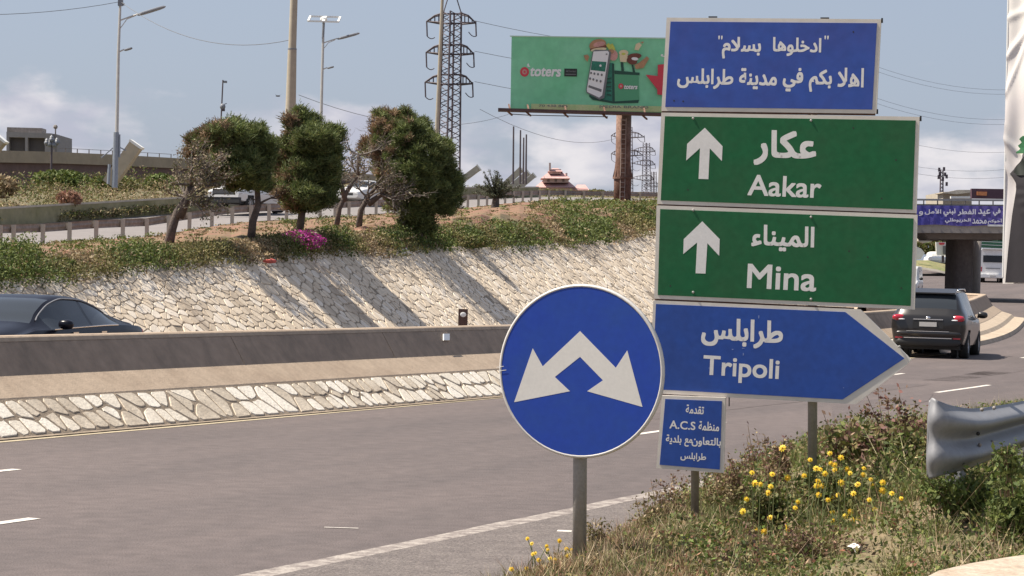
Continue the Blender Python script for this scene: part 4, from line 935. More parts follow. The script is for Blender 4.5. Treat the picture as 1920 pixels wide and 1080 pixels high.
# small weeds rooted where the stone apron meets the road
for (x, y, lab) in ((282, 792, 'small green tuft growing at the foot of the stone apron, nearest the left'), (640, 762, 'small green tuft at the foot of the stone apron, middle one of three'), (808, 750, 'thin pale tuft at the foot of the stone apron, closest to the round sign'), (8, 812, 'green tuft at the foot of the stone apron cut by the left edge of view')):
    b = G(x, y); t = thing('apron_weed', lab, 'weed', b, 'weeds along the stone apron'); c = np.array(b)+rng.normal(0, .05, (70, 3))*np.array([1.6, .6, 0]); npmesh('blades', bladeV(c, rng.uniform(.05, .20, (70, 1)), .012, .5), 3, pick(70, LUSH+STRAW, .2), M['leaf'], t)
# ------------------------------------------------------------------ poles and lamps
M['pole'] = mat('pale_pole_paint', (.50, .48, .46), .6, .08, 1, metal=.2)
M['pole2'] = mat('blue_grey_pole', (.27, .30, .35), .6, .1, 1, metal=.2)
M['cream_pole'] = mat('cream_concrete_pole', (.40, .355, .28), .8, .08, .8)
M['lampgrey'] = mat('lamp_housing', (.20, .21, .24), .5, .05, 3)
M['lattice'] = mat('painted_lattice_steel', (.085, .065, .078), .7, .1, 2)
M['wire'] = mat('cable', (.08, .08, .09), .6)
lp = thing('street_lamp', 'tall double arm street lamp with a thicker blue grey lower pole', 'street lamp', P(216, 350, 112)); Z = 112
link('pole', MB().tube([P(219, 250, Z), P(222, 97, Z), P(226, -6, Z)], [.085, .07, .055], 8), M['pole'], lp)
link('lower_pole', MB().tube([P(215, 352, Z), P(218, 248, Z)], [.14, .13], 10), M['pole2'], lp)
def lamp_arm(lp, p0, p1, z, wd, nm='lamp_head', g='lampgrey'):
    a, b = P(*p0, z), P(*p1, z); m = a.lerp(b, .38)
    ar = link('arm', MB().tube([a, a.lerp(b, .2)+Vector((0, 0, .03)), m+Vector((0, 0, .04))], .035, 6), M['pole'], lp)
    link(nm, MB().ell(m.lerp(b, .5), ((b-m).length/2*1.05, .17, wd), 12, 6, rot=(b-m).to_track_quat('X', 'Z').to_matrix(), pw=.6), M[g], ar)
lamp_arm(lp, (226, 38), (310, 12), Z, .075); lamp_arm(lp, (224, 97), (248, 90), Z, .05)
link('stay', MB().tube([P(225, 54, Z), P(238, 36, Z), P(255, 29, Z)], .02, 5), M['pole'], lp)
link('top_clamp', MB().box(P(226, 4, Z), (.22, .2, .35)).box(P(229, 8, Z), (.2, .15, .1)), M['lampgrey'], lp)
bx_ = MB(); bx_.tube([P(213, 276, Z), P(190, 296, Z)], .03, 5); bx_.tube([P(224, 276, Z), P(236, 282, Z)], .03, 5); bx_.tube([P(224, 252, Z), P(224, 295, Z)], .05, 5); bx_.tube([P(203, 345, Z), P(205, 308, Z)], .08, 6)
link('brackets', bx_, M['pole2'], lp)
Z = 140; l2 = thing('street_lamp', 'street lamp with a white open rectangular frame on its top', 'street lamp', P(601, 330, Z))
link('pole', MB().tube([P(600, 335, Z), P(603, 180, Z), P(606, 70, Z)], [.10, .085, .07], 8), M['pole'], l2); link('top_tube', MB().tube([P(605.5, 72, Z), P(607, 40, Z)], .075, 8), M['lampgrey'], l2)
lamp_arm(l2, (608, 80), (674, 62), Z, .075); lamp_arm(l2, (606, 130), (626, 125), Z, .05)
link('stay', MB().tube([P(608, 90, Z), P(616, 80, Z), P(628, 75, Z)], .02, 5), M['pole'], l2)
fm = MB(); q = [P(578, 39.5, Z-.5), P(634, 41, Z-.5), P(638, 32, Z+.8), P(582, 30.5, Z+.8)]
for i in range(4): fm.bar(q[i], q[(i+1) % 4], .11, .09)
fm.bar(q[0].lerp(q[1], .5), q[3].lerp(q[2], .5), .18, .09); fm.ell(P(607, 36, Z), (.22, .22, .16), 8, 5)
link('open_frame', fm, M['white'], l2)
Z = 96; mp_ = thing('tall_pole', 'thick tall cream pole behind the second pine, running out of the top', 'pole', P(540, 340, Z)); mp_b = MB().tube([P(539, 380, Z), P(544, 240, Z), P(548, 92, Z)], [.26, .22, .175], 20, cap=False)
link('lower_shaft', mp_b, M['cream_pole'], mp_, smooth=True); link('upper_shaft', MB().tube([P(548, 92.5, Z), P(552, -30, Z)], [.16, .145], 20, cap=False), M['cream_pole'], mp_, smooth=True)
link('collar', MB().tube([P(548, 93.6, Z), P(548.1, 90.8, Z)], .182, 20), M['lampgrey'], mp_)
Z = 150; cp_ = thing('camera_pole', 'thin dark pole with a small round device halfway and a camera on top', 'pole', P(412, 330, Z))
link('pole', MB().tube([P(411, 330, Z), P(414, 235, Z), P(418, 150, Z)], [.055, .05, .045], 6), M['lattice'], cp_)
link('round_device', MB().ell(P(417.5, 200, Z-.1), (.18, .16, .2), 10, 7), M['lampgrey'], cp_); link('device_box', MB().box(P(418.5, 206, Z-.1), (.2, .2, .16)).bar(P(419, 196, Z), P(425, 194, Z), .04), M['lattice'], cp_)
link('camera', MB().box(P(422.5, 153.5, Z), (.2, .3, .12)).bar(P(418, 154, Z), P(421, 153.5, Z), .05), M['lampgrey'], cp_)
Z = 140; ln = thing('street_lantern', 'dark old style lantern with several lamp arms in front of the ramp bridge', 'street lamp', P(96, 345, Z))
link('pole', MB().tube([P(95.5, 345, Z), P(97, 275, Z)], [.08, .05], 8), M['lattice'], ln)
for (x, y) in ((88, 268), (97, 262), (107, 267), (93, 271), (102, 272)):
    h = MB().ell(P(x, y, Z), (.17, .17, .16), 8, 6); h.tube([P(x, y-5, Z), P(x, y-9, Z)], [.12, .02], 6); link('lamp', h, M['lampgrey'], ln)
link('arms', MB().bar(P(86, 273, Z), P(108, 272, Z), .05).bar(P(97, 276, Z), P(97, 268, Z), .05), M['lattice'], ln)
tag(link('thin_pole', MB().tube([P(815, 335, 130), P(824, 130, 130), P(830, -20, 130)], [.12, .10, .085], 10), M['cream_pole']), 'slim cream pole standing just left of the lattice pylon', 'pole')
for i, (x, y0, y1, z_, lab) in enumerate(((963, 237, 345, 190, 'tallest thin mast above the slanted beams'), (976, 244, 345, 195, 'second thin mast above the slanted beams'), (982, 258, 345, 197, 'shortest thin mast of the group of four'), (987, 252, 345, 193, 'thin mast furthest right above the slanted beams'))):
    tag(link('flag_mast', MB().tube([P(x-1, y1, z_), P(x, y0, z_)], [.09, .07], 6), M['lattice']), lab, 'mast', 'thin masts behind the palm bush')

# ------------------------------------------------------------------ lattice pylons
def lattice(cx, ytop, ybot, wt, wb, Z, arms, label, r=.055, lean=0.0, nseg=None, parts=True, brace=.03):
    k = Z/F; t = thing('lattice_pylon', label, 'pylon', P(cx+lean*0, ybot, Z), 'electricity pylons'); fr_ = MB(); H_ = ybot-ytop; nseg = nseg or int(H_/13)
    def cor(y, i, j):
        s = (y-ytop)/H_; w_ = (wt+(wb-wt)*s)/2; c = P(cx-lean*(y-ytop), y, Z); return c+Vector(((i*.82-j*.57)*w_/1.39*k, (i*.57+j*.82)*w_/1.39*k, 0))
    ys = [ytop+H_*n/nseg for n in range(nseg+1)]
    for i, j in ((-1, -1), (1, -1), (1, 1), (-1, 1)): fr_.tube([cor(ytop, i, j), cor(ybot, i, j)], r, 4)
    fr2 = MB()
    for a, b in zip(ys, ys[1:]):
        for (i, j), (m, n) in (((-1, -1), (1, -1)), ((1, -1), (1, 1)), ((1, 1), (-1, 1)), ((-1, 1), (-1, -1))):
            fr2.tube([cor(a, i, j), cor((a+b)/2, m, n)], brace, 3, cap=False); fr2.tube([cor((a+b)/2, m, n), cor(b, i, j)], brace, 3, cap=False)
    link('legs', fr_, M['lattice'], t); b_ = link('bracing', fr2, M['lattice'], t)
    for (ya, xl, xr, hh) in arms:
        am = MB(); c = P(cx-lean*(ya-ytop), ya, Z); w_ = wt/2
        for sx, xe in ((-1, xl), (1, xr)):
            tip = P(xe, ya+(0 if sx < 0 else 3), Z)
            for j in (-1, 1):
                lo_ = P(cx-lean*(ya-ytop)+sx*w_, ya+4, Z)+Vector((0, j*w_*k, 0)); up_ = P(cx-lean*(ya-ytop)+sx*w_, ya-hh, Z)+Vector((0, j*w_*k, 0))
                md = P((cx-lean*(ya-ytop)+sx*w_+xe)/2, ya-hh*.72, Z)+Vector((0, j*w_*k*.5, 0))
                am.tube([lo_, tip], r*.8, 4); am.tube([up_, md, tip], r*.8, 4)
                for s in (.25, .5, .75): am.tube([lo_.lerp(tip, s), up_.lerp(md, s*2) if s < .5 else md.lerp(tip, s*2-1)], brace, 3, cap=False)
            am.tube([P(xe, ya, Z), P(xe+1, ya+hh*2.0, Z)], r*.8, 5)
            lo2 = [P(xe+1+s*16*(-sx)*.9, ya+hh*2.0+3.0*sin(pi*s)*1.2-(s*8 if sx > 0 else -s*2), Z) for s in np.linspace(0, 1, 6)]; am.tube(lo2, brace, 3)
        am.tube([P(cx-lean*(ya-ytop)-w_, ya+4, Z), P(cx-lean*(ya-ytop)+w_, ya+4, Z)], r*.9, 4); am.tube([P(cx-lean*(ya-ytop)-w_, ya-hh, Z), P(cx-lean*(ya-ytop)+w_, ya-hh, Z)], r*.9, 4)
        link('cross_arm', am, M['lattice'], t)
    return t
lattice(848, 22, 345, 34, 42, 300, [(40, 800, 892, 14), (98, 799, 888, 14), (154, 797, 886, 14)], 'big dark lattice pylon with three cross arms beside the biggest pine', .12, .022, 16, brace=.065)
pk = MB()
for x in (832, 864): pk.tube([P(x, 22, 300), P(848, -30, 300)], .07, 4)
tag(link('pylon_peak', pk, M['lattice']), 'pointed peak of the big lattice pylon', 'pylon top')
lattice(1212, 268, 400, 12, 19, 620, [(281, 1188, 1228, 5), (306, 1185, 1228, 5), (334, 1183, 1226, 5)], 'distant lattice pylon right of the billboard column, nearer of two', .09, 0, 14, brace=.05)
lattice(1226, 322, 400, 9, 11, 800, [(346, 1208, 1238, 3), (366, 1208, 1238, 3)], 'most distant lattice pylon half hidden by the sign panels', .10, 0, 10, brace=.05)
lattice(1172, 238, 400, 26, 30, 520, [(254, 1146, 1208, 6), (288, 1146, 1205, 6)], 'distant lattice pylon hidden behind the billboard column with arms showing', .09, 0, 12, brace=.05)
# cables with real sag
def cable(a, b, sag, r, label, n=16):
    a = P(*a); b = P(*b); pts = [a.lerp(b, s)-Vector((0, 0, sag*4*s*(1-s))) for s in np.linspace(0, 1, n+1)]
    tag(link('power_line', MB().tube(pts, r, 4), M['wire']), label, 'cable', 'overhead cables')
cable((-400, -10, 95), (226, 3, 112), .7, .012, 'thin cable from the first lamp post out of the left edge')
cable((226, 3, 112), (548, 74, 96), .9, .012, 'thin cable from the first lamp post down to the thick cream pole')
for k, (y0, y1) in enumerate(((39, 75), (96, 118), (153, 176))):
    cable((890, y0, 300), (1420, y1, 520), 2.5, .03, ['highest', 'middle', 'lowest'][k]+' cable running right from the big pylon arms behind the billboard')
for k, (y0, y1) in enumerate(((108, 142), (117, 150), (168, 195), (178, 204), (237, 252), (284, 276), (296, 292))):
    cable((1600, y0, 300), (2050, y1, 360), 3.0, .017, ['uppermost', 'second', 'third', 'fourth', 'fifth', 'sixth', 'lowest'][k]+' of the faint cables between the sign panels and the tall poster')
cable((560, 178, 200), (960, 212, 300), 2.0, .022, 'faint cable crossing behind the pines toward the big pylon')
cable((900, 205, 300), (1180, 250, 520), 3.0, .03, 'faint sagging cable under the billboard')
# small bird
bd = MB().ell(P(521, 180, 100), (.10, .03, .03), 8, 5); b0 = P(521, 180, 100); bd.add([b0, b0+Vector((.17, 0, .09)), b0+Vector((.05, 0, .01))], [(0, 1, 2)]); bd.add([b0, b0+Vector((-.15, 0, .10)), b0+Vector((-.04, 0, .01))], [(0, 1, 2)])
tag(link('bird', bd, M['dark']), 'small dark bird in flight left of the thick cream pole', 'bird')

# ------------------------------------------------------------------ billboard
BZ = 170.0; BB = Plane(P(957, 206, BZ), P(1379, 213, BZ), P(960, 68, BZ))
bb = thing('billboard', 'large green delivery advert billboard on a rusty brown column', 'billboard', P(1168, 392, BZ+1.4))
X0, Y0 = BB.L(957, 206); X1 = BB.L(1379, 213)[0]; Y1 = BB.L(957, 68)[1]
def bq(x0, y0, x1, y1, z=0.0): return [BB.W(x0, y0, z), BB.W(x1, y0, z), BB.W(x1, y1, z), BB.W(x0, y1, z)]
SH = .54
M['bb_green'] = mat('billboard_green', (.19, .56, .30), .75, .08, .25, col2=(.26, .62, .38), spec=.15); M['rustcol'] = mat('rusty_column', (.13, .062, .042), .85, .35, .9, col2=(.22, .13, .10), fac=(.42, .62))
face = link('face', MB().prism(bq(X0, Y0+SH*0, X1, Y1), BB.n*-.5), M['bb_green'], bb)
link('lower_strip', MB().prism(BB.pp([(996, 194.5), (1379, 202), (1379, 212.5), (996, 205)], .02), BB.n*.02), mat('pale_yellow_strip', (.42, .55, .24), .7, .1, 1, col2=(.60, .60, .32)), face)
link('top_edge', MB().prism(BB.pp([(956, 66.8), (1379, 72.5), (1379, 74.5), (956, 68.8)], .03), BB.n*.03), mat('pale_green_edge', (.45, .62, .48), .7), face)
PC = {'w': mat('print_white', (.78, .77, .74), .6), 'r': mat('print_red', (.60, .05, .07), .6), 'k': mat('print_black', (.02, .025, .02), .6), 'dg': mat('print_dark_green', (.015, .07, .045), .6), 'g2': mat('print_mid_green', (.09, .34, .17), .6),
      'tan': mat('print_tan', (.48, .26, .13), .6, .2, 3), 'br': mat('print_brown', (.20, .06, .035), .6, .3, 3), 'pk': mat('print_pink', (.62, .32, .27), .6, .2, 3), 'ye': mat('print_yellow', (.55, .58, .10), .6, .2, 3), 'cr': mat('print_cream', (.75, .62, .38), .6, .1, 3), 'gy': mat('print_grey', (.16, .16, .16), .6), 'teal': mat('print_teal', (.03, .22, .14), .6, .3, 2)}
_zz = [0.012]
def flat(pts, c, nm='print', off=None):
    _zz[0] += .003; mb = MB(); mb.add(BB.pp(pts, _zz[0]), [tuple(range(len(pts)))]); return link(nm, mb, PC[c], face)
def cpx(x, y): return (940+x/6.194, 50+y/6.194)     # measured on an enlarged view
def fl_(pts, c, nm='print'): return flat([cpx(*q) for q in pts], c, nm)
def disc(x, y, rx, ry, c, nm='print', n=20, rot=0): return fl_([(x+rx*cos(2*pi*k/n)*cos(rot)-ry*sin(2*pi*k/n)*sin(rot), y+rx*cos(2*pi*k/n)*sin(rot)+ry*sin(2*pi*k/n)*cos(rot)) for k in range(n)], c, nm)
disc(270, 525, 52, 56, 'r', 'logo_mark'); disc(270, 525, 28, 30, 'pk', 'logo_mark'); disc(270, 525, 12, 13, 'r', 'logo_mark'); fl_([(300, 435), (318, 425), (322, 450), (338, 465), (305, 466)], 'w', 'logo_mark')
def bwords(s, x0, x1, y0, y1, off=.03, slope=.012, m='w', shear=0):
    a = cpx(x0, y0); b = cpx(x1, y1); mb = MB(); _zz[0] += .003; write(s, BB, (a[0], b[0], a[1], b[1]), mb, _zz[0], off, slope, shear); link('lettering', mb, PC[m], face)
bwords('toters', 335, 695, 475, 582, .04, .012, 'w', .2)
fl_([(732, 487), (880, 489), (878, 580), (730, 577)], 'k', 'badge'); bwords('Download', 780, 865, 505, 530, .01, .012, 'gy'); fl_([(745, 548), (868, 550), (868, 560), (745, 558)], 'gy', 'badge'); disc(763, 518, 10, 10, 'gy', 'badge')
# delivery bag
fl_([(1180, 430), (1300, 420), (1300, 885), (1150, 850), (1020, 815), (1020, 780), (1190, 800)], 'teal', 'bag_side'); fl_([(1300, 540), (1590, 560), (1600, 850), (1305, 885)], 'g2', 'bag_front')
fl_([(1285, 430), (1310, 430), (1318, 890), (1290, 885)], 'dg', 'bag_edge'); fl_([(1315, 508), (1605, 535), (1605, 565), (1315, 552)], 'dg', 'bag_edge'); fl_([(1020, 810), (1300, 870), (1600, 850), (1590, 885), (1300, 892), (1060, 850)], 'dg', 'bag_edge')
fl_([(1385, 410), (1415, 415), (1425, 515), (1395, 515)], 'dg', 'bag_strap'); fl_([(1510, 440), (1530, 445), (1555, 530), (1528, 528)], 'dg', 'bag_strap')
for k in range(5): fl_([(1225, 600+k*45), (1275, 590+k*50), (1275, 605+k*50), (1225, 618+k*45)], 'dg', 'bag_fold')
disc(1388, 692, 30, 32, 'r'); disc(1388, 692, 14, 15, 'pk'); bwords('toters', 1425, 1580, 680, 728, .04, .012, 'w', .2)
# food
disc(1120, 212, 100, 66, 'tan', 'burger', rot=-.25); disc(1135, 205, 70, 30, 'pk', 'burger', rot=-.2); fl_([(1030, 258), (1215, 215), (1225, 240), (1035, 285)], 'br', 'burger'); disc(1130, 268, 92, 22, 'cr', 'burger', rot=-.12)
fl_([(1215, 215), (1245, 190), (1262, 210), (1290, 195), (1312, 235), (1330, 290), (1255, 275)], 'ye', 'salad'); disc(1300, 335, 52, 62, 'pk', 'food'); disc(1275, 290, 35, 28, 'tan', 'food')
fl_([(1370, 330), (1470, 330), (1450, 415), (1380, 408)], 'cr', 'cup'); disc(1420, 305, 55, 34, 'cr', 'cup'); disc(1418, 318, 24, 14, 'ye', 'cup')
disc(1545, 345, 82, 34, 'br', 'food', rot=-.1); disc(1515, 400, 62, 40, 'br', 'food', rot=.3); disc(1550, 375, 40, 18, 'w', 'food', rot=.1)
fl_([(955, 335), (1000, 325), (1020, 350), (1000, 408), (975, 385)], 'tan', 'chip'); fl_([(1560, 205), (1600, 185), (1630, 215), (1590, 278), (1545, 268)], 'cr', 'chip'); fl_([(1610, 180), (1655, 175), (1640, 200)], 'tan', 'chip'); fl_([(1545, 450), (1600, 420), (1690, 345), (1715, 372), (1650, 480), (1560, 495)], 'tan', 'chip')
# phone
fl_([(1062, 285), (1090, 270), (1240, 275), (1275, 300), (1195, 830), (1140, 850), (990, 770), (985, 730)], 'gy', 'phone'); fl_([(1070, 290), (1232, 282), (1250, 300), (1170, 800), (1135, 825), (998, 760), (992, 735)], 'w', 'phone_screen')
fl_([(1052, 400), (1220, 412), (1205, 525), (1036, 505)], 'teal', 'phone_screen'); fl_([(1015, 680), (1165, 730), (1160, 762), (1008, 705)], 'gy', 'phone_screen')
for k, (x, y) in enumerate(((1042, 540), (1080, 548), (1122, 555), (1165, 562), (1030, 605), (1068, 615), (1108, 628), (1152, 636))): disc(x, y, 12, 15, 'gy', 'app_icon', 8)
disc(1150, 455, 14, 14, 'w', 'app_icon', 8); disc(1222, 322, 12, 8, 'gy', 'app_icon', 8)
fl_([(1675, 560), (1815, 575), (1815, 445), (1885, 438), (2500, 470), (2500, 800), (1870, 795), (1810, 790), (1808, 730)], 'r', 'red_arrow')
bwords('شحن', 1850, 2300, 290, 360, .03)
bwords('70 438 866', 435, 770, 903, 940, .02, .03, 'gy'); bwords('MEDIA BRAND', 1140, 1705, 912, 957, .02, .03, 'gy')
# catwalk, struts, column
cw_ = MB(); a, b = P(934, 206, BZ-1.3), P(1385, 219, BZ-1.3)
cw_.bar(a, b, 1.4, .18); link('catwalk', cw_, mat('dark_walkway', (.10, .06, .06), .9, .2, 2), bb)
rl = MB(); 
for x in (957, 992, 1062, 1135, 1210, 1290, 1360): rl.bar(P(x, 208.5+(x-957)*.03, BZ-1.9), P(x-3, 196+(x-957)*.02, BZ-.1), .10); rl.bar(P(x+3, 216+(x-957)*.03, BZ-.6), P(x-6, 208+(x-957)*.03, BZ-1.9), .10)
link('walkway_struts', rl, M['rustcol'], bb); rr = MB().tube([P(960, 214, BZ-.8), P(992, 216, BZ-.8), P(1140, 219, BZ-.8)], .03, 4); link('hanging_cable', rr, M['wire'], bb)
cx_ = lambda y: 1170-(y-212)*.02
link('column', MB().tube([P(cx_(395), 400, BZ+1), P(cx_(340), 340, BZ+1), P(cx_(334), 334, BZ+1), P(cx_(318), 318, BZ+1), P(cx_(300), 302, BZ+1), P(cx_(212), 208, BZ+1)], [.60, .62, .64, .60, .54, .54], 20), M['rustcol'], bb, smooth=True)
link('flange', MB().tube([P(cx_(335), 335.5, BZ+1), P(cx_(332), 332, BZ+1)], .72, 20), M['rustcol'], bb)
gus = MB(); rg_ = MB()
for k in range(10):
    a = 2*pi*k/10; c = P(cx_(333), 333, BZ+1); d = Vector((cos(a), sin(a), 0)); gus.prism([c+d*.6, c+d*.72, c+d*.58+Vector((0, 0, .7))], Vector((-sin(a), cos(a), 0))*.04)
link('gussets', gus, M['rustcol'], bb)
for y in range(225, 392, 9): c = P(cx_(y), y, BZ+.35); rg_.box(c, (.32, .05, .05)); 
for dx in (-.16, .16): rg_.tube([P(cx_(390), 390, BZ+.35)+Vector((dx, 0, 0)), P(cx_(222), 222, BZ+.35)+Vector((dx, 0, 0))], .025, 4)
link('ladder', rg_, mat('pale_ladder', (.38, .30, .26), .8, .2, 3), bb)

# ------------------------------------------------------------------ pink house and far buildings
hz = 330; ph = thing('pink_house', 'pink tiled roof house beyond the end of the upper road', 'house', P(1050, 385, hz)); M['pinkroof'] = mat('pink_roof_tiles', (.52, .32, .30), .85, .15, .5); M['pinkwall'] = mat('pink_wall', (.55, .42, .38), .85, .1, .5)
mb = MB(); facebox(mb, [(1012, 357), (1102, 361), (1102, 382), (1012, 382)], hz, 9); link('wall', mb, M['pinkwall'], ph)
def hip(x0, x1, yb, yt, ins, Z, d):
    mb = MB(); A_, B_ = P(x0, yb, Z-.6), P(x1, yb+.3, Z-.6); C_, D_ = P(x1-ins, yt, Z+d*.4), P(x0+ins, yt, Z+d*.4); E_, F_ = A_+Vector((0, d+1, 0)), B_+Vector((0, d+1, 0))
    mb.add([A_, B_, C_, D_, E_, F_], [(0, 1, 2, 3), (1, 5, 2), (0, 3, 4), (4, 3, 2, 5), (0, 4, 5, 1)]); link('roof', mb, M['pinkroof'], ph)
def hwall(x0, x1, y0, y1, Z, d): mb = MB(); facebox(mb, [(x0, y0), (x1, y0), (x1, y1), (x0, y1)], Z, d); link('wall', mb, M['pinkwall'], ph)
hip(1002, 1080, 358, 345, 16, hz, 8); hwall(1018, 1066, 338, 349, hz+.2, 6); hip(1014, 1069, 341, 330, 14, hz, 6); hip(1074, 1105, 363, 353, 8, hz+.3, 7); hwall(1030, 1052, 324, 333, hz+1, 3); hip(1027, 1055, 328, 322, 9, hz+1, 3)
for (x, y0, y1) in ((1031, 312, 326), (1062, 331, 343)):
    mb = MB(); facebox(mb, [(x-1.8, y0), (x+1.8, y0), (x+1.8, y1), (x-1.8, y1)], hz+.5, 1); link('chimney', mb, M['pinkwall'], ph)
for (x, y) in ((1028, 345), (1042, 345), (1056, 345), (1024, 366), (1040, 367), (1056, 368), (1085, 369), (1095, 369)):
    mb = MB(); facebox(mb, [(x-2.2, y-2.2), (x+2.2, y-2.2), (x+2.2, y+2.5), (x-2.2, y+2.5)], hz-.1 if y > 350 else hz+.1, .2); link('window', mb, mat('window_dark', (.16, .11, .10), .5) if 'wd' not in M else M['wd'], ph)
ph.location.z += .5
gp_ = MB(); facebox(gp_, [(1080, 360), (1087, 360), (1087, 369), (1080, 369)], 300, .5); tag(link('gate_pillar', gp_, M['conc_light']), 'short pale pillar at the right side of the pink house', 'pillar')
# pale building blocks seen between the second pine and the biggest pine
mb = MB(); facebox(mb, [(632, 332), (700, 335), (700, 350), (632, 350)], 260, 8); fb = tag(link('far_building', mb, mat('far_grey_building', (.28, .25, .26), .9, .1, .3)), 'grey flat block glimpsed between the pines behind the bare trees', 'building')
for x in (640, 655, 672, 688):
    mb = MB(); facebox(mb, [(x-3, 338), (x+3, 338), (x+3, 344), (x-3, 344)], 259.9, .2); link('window', mb, M['dark'], fb)

# ------------------------------------------------------------------ overpass on the right
OZ = 132; op = thing('overpass', 'concrete overpass with a thick round pier and a steel guard rail', 'bridge', P(1800, 560, OZ)); 
M['deck'] = mat('overpass_concrete', (.30, .27, .25), .9, .1, .4, col2=(.22, .20, .19)); M['pier'] = mat('pier_concrete_shaded', (.12, .10, .095), .85, .2, .8, col2=(.20, .17, .155), stretch=(1, 1, .3))  # near pier's shade is put into its dark colour
OB = Plane(P(1600, 437, OZ), P(2100, 441, OZ-3), P(1602, 380, OZ))
def oq(pts, z): return OB.pp(pts, z)
back = Vector((.08, 1, 0)).normalized()
link('deck', MB().prism(oq([(1300, 418), (2150, 424), (2150, 439), (1300, 434)], 0), back*11), M['deck'], op)
link('edge_beam', MB().prism(oq([(1300, 379), (2150, 386), (2150, 424), (1300, 418)], .0), back*.35), M['deck'], op)
link('soffit_beam', MB().prism(oq([(1730, 436.5), (1885, 437.5), (1878, 448), (1740, 447)], -1.5), back*6), M['deck'], op)
g_ = MB().prism(oq([(1300, 369.3), (2150, 376), (2150, 379.6), (1300, 372.7)], .05), back*.1)
link('guard_rail', g_, M['steel'], op)
for x in range(1315, 2140, 26):
    link('rail_post', MB().prism(oq([(x, 375), (x+2.2, 375), (x+2.2, 384), (x, 384)], .0), back*.08), M['steel_dull'], op)
p0 = P(1802, 580, OZ+3); 
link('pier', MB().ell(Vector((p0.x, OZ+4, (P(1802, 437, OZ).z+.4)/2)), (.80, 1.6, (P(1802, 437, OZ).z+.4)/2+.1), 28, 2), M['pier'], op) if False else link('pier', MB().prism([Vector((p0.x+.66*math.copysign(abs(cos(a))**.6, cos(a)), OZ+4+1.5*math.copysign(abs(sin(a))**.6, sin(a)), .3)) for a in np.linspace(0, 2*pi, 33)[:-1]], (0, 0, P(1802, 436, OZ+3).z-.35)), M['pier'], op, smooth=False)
p1_ = P(1829, 560, OZ+9); link('pier', MB().tube([Vector((p1_.x, OZ+10, .4)), Vector((p1_.x, OZ+10, P(1829, 436, OZ+9).z))], .46, 24), mat('pier_concrete_sunlit', (.42, .38, .35), .85, .1, .8), op, smooth=True)  # lighter copy: sunlight on this column put into its colour
# banner with writing
bn = thing('banner', 'blue cloth banner with white Arabic holiday greeting hung on the overpass', 'banner', P(1800, 420, OZ-.3))
rows = []
NB = [PC]
for j in range(7):
    r_ = []
    for i in range(60):
        x = 1640+i*6.0; yt = 384.5+.008*(x-1640); yb = 421+.012*(x-1640)+1.2*sin(x*.06); a = OB.W(*OB.L(x, yt+(yb-yt)*j/6), .12+.03*sin(x*.35+j)); r_.append(a)
    rows.append(r_)
cloth = link('cloth', MB().grid(rows), mat('blue_banner_cloth', (.055, .055, .33), .75, .1, .6, col2=(.12, .09, .32)), bn, smooth=True)
wm = mat('banner_white', (.72, .70, .78), .7)
for s, b_ in (('في', (1862, 1876, 391, 405)), ('عيد', (1834, 1857, 392, 405)), ('الفطر', (1796, 1830, 392, 405)), ('نبني', (1769, 1792, 391, 406)), ('الأمل', (1734, 1765, 391, 403)), ('و', (1723, 1731, 396, 405)), ('أخوكم', (1852, 1879, 410, 420)), ('محمد', (1823, 1850, 410, 420)), ('الخربوطلي', (1772, 1820, 409, 419)), ('تضامنا', (1600, 1716, 391, 405))):
    mb = MB(); write(s, OB, b_, mb, .17, .03, .01); link('lettering', mb, wm, bn)
mb = MB().prism(oq([(1852, 421), (1882, 421.5), (1882, 425), (1852, 424.5)], .14), OB.n*.01); link('white_hem', mb, M['white'], bn)
# things standing on and behind the overpass
mb = MB(); facebox(mb, [(1768, 360), (1822, 357), (1822, 384), (1768, 384)], 240, 10); fb = tag(link('far_building', mb, mat('beige_far_building', (.42, .37, .30), .9, .15, .4)), 'low beige building behind the overpass rail beside the antenna tower', 'building')
mb = MB(); facebox(mb, [(1783, 368), (1820, 368), (1820, 372), (1783, 372)], 238, .5); link('white_canopy', mb, M['white'], fb)
mb = MB(); mb.prism([P(1766, 362, 239), P(1795, 356, 239), P(1822, 356, 239), P(1822, 361, 239), P(1795, 364, 239)], (0, 4, 0)); link('roof', mb, M['conc_light'], fb)
mb = MB(); facebox(mb, [(1822, 353.5), (1888, 354.5), (1888, 373), (1822, 372)], 200, .6); pb = tag(link('purple_hoarding', mb, mat('dark_purple_print', (.085, .04, .06), .6, .1, 1)), 'dark purple hoarding with an orange lettered patch above the overpass', 'hoarding')
mb = MB(); facebox(mb, [(1832, 359), (1851, 359.5), (1850, 367), (1832, 366)], 199.8, .1); link('orange_patch', mb, mat('orange_print', (.70, .26, .10), .6, .2, 5), pb)
k = 400/F; at_ = thing('antenna_tower', 'thin lattice antenna tower with dish clusters above the overpass', 'tower', P(1765, 385, 400)); mb = MB()
for dx in (-3, 3):
    for dy in (-.25, .25): mb.tube([P(1765+dx, 385, 400)+Vector((0, dy, 0)), P(1766+dx*.7, 318, 400)+Vector((0, dy, 0))], .07, 4)
for y in range(320, 384, 7): mb.tube([P(1763, y, 400), P(1768, y+7, 400)], .05, 3); mb.tube([P(1768, y, 400), P(1763, y+7, 400)], .05, 3)
link('mast', mb, M['lattice'], at_)
for (x, y) in ((1761, 318), (1770, 317), (1762, 326), (1772, 327), (1775, 331), (1760, 332), (1768, 336), (1755, 366), (1750, 372), (1775, 345)): link('antenna', MB().box(P(x, y, 399.5), (.35, .3, .65)), M['lattice'], at_)
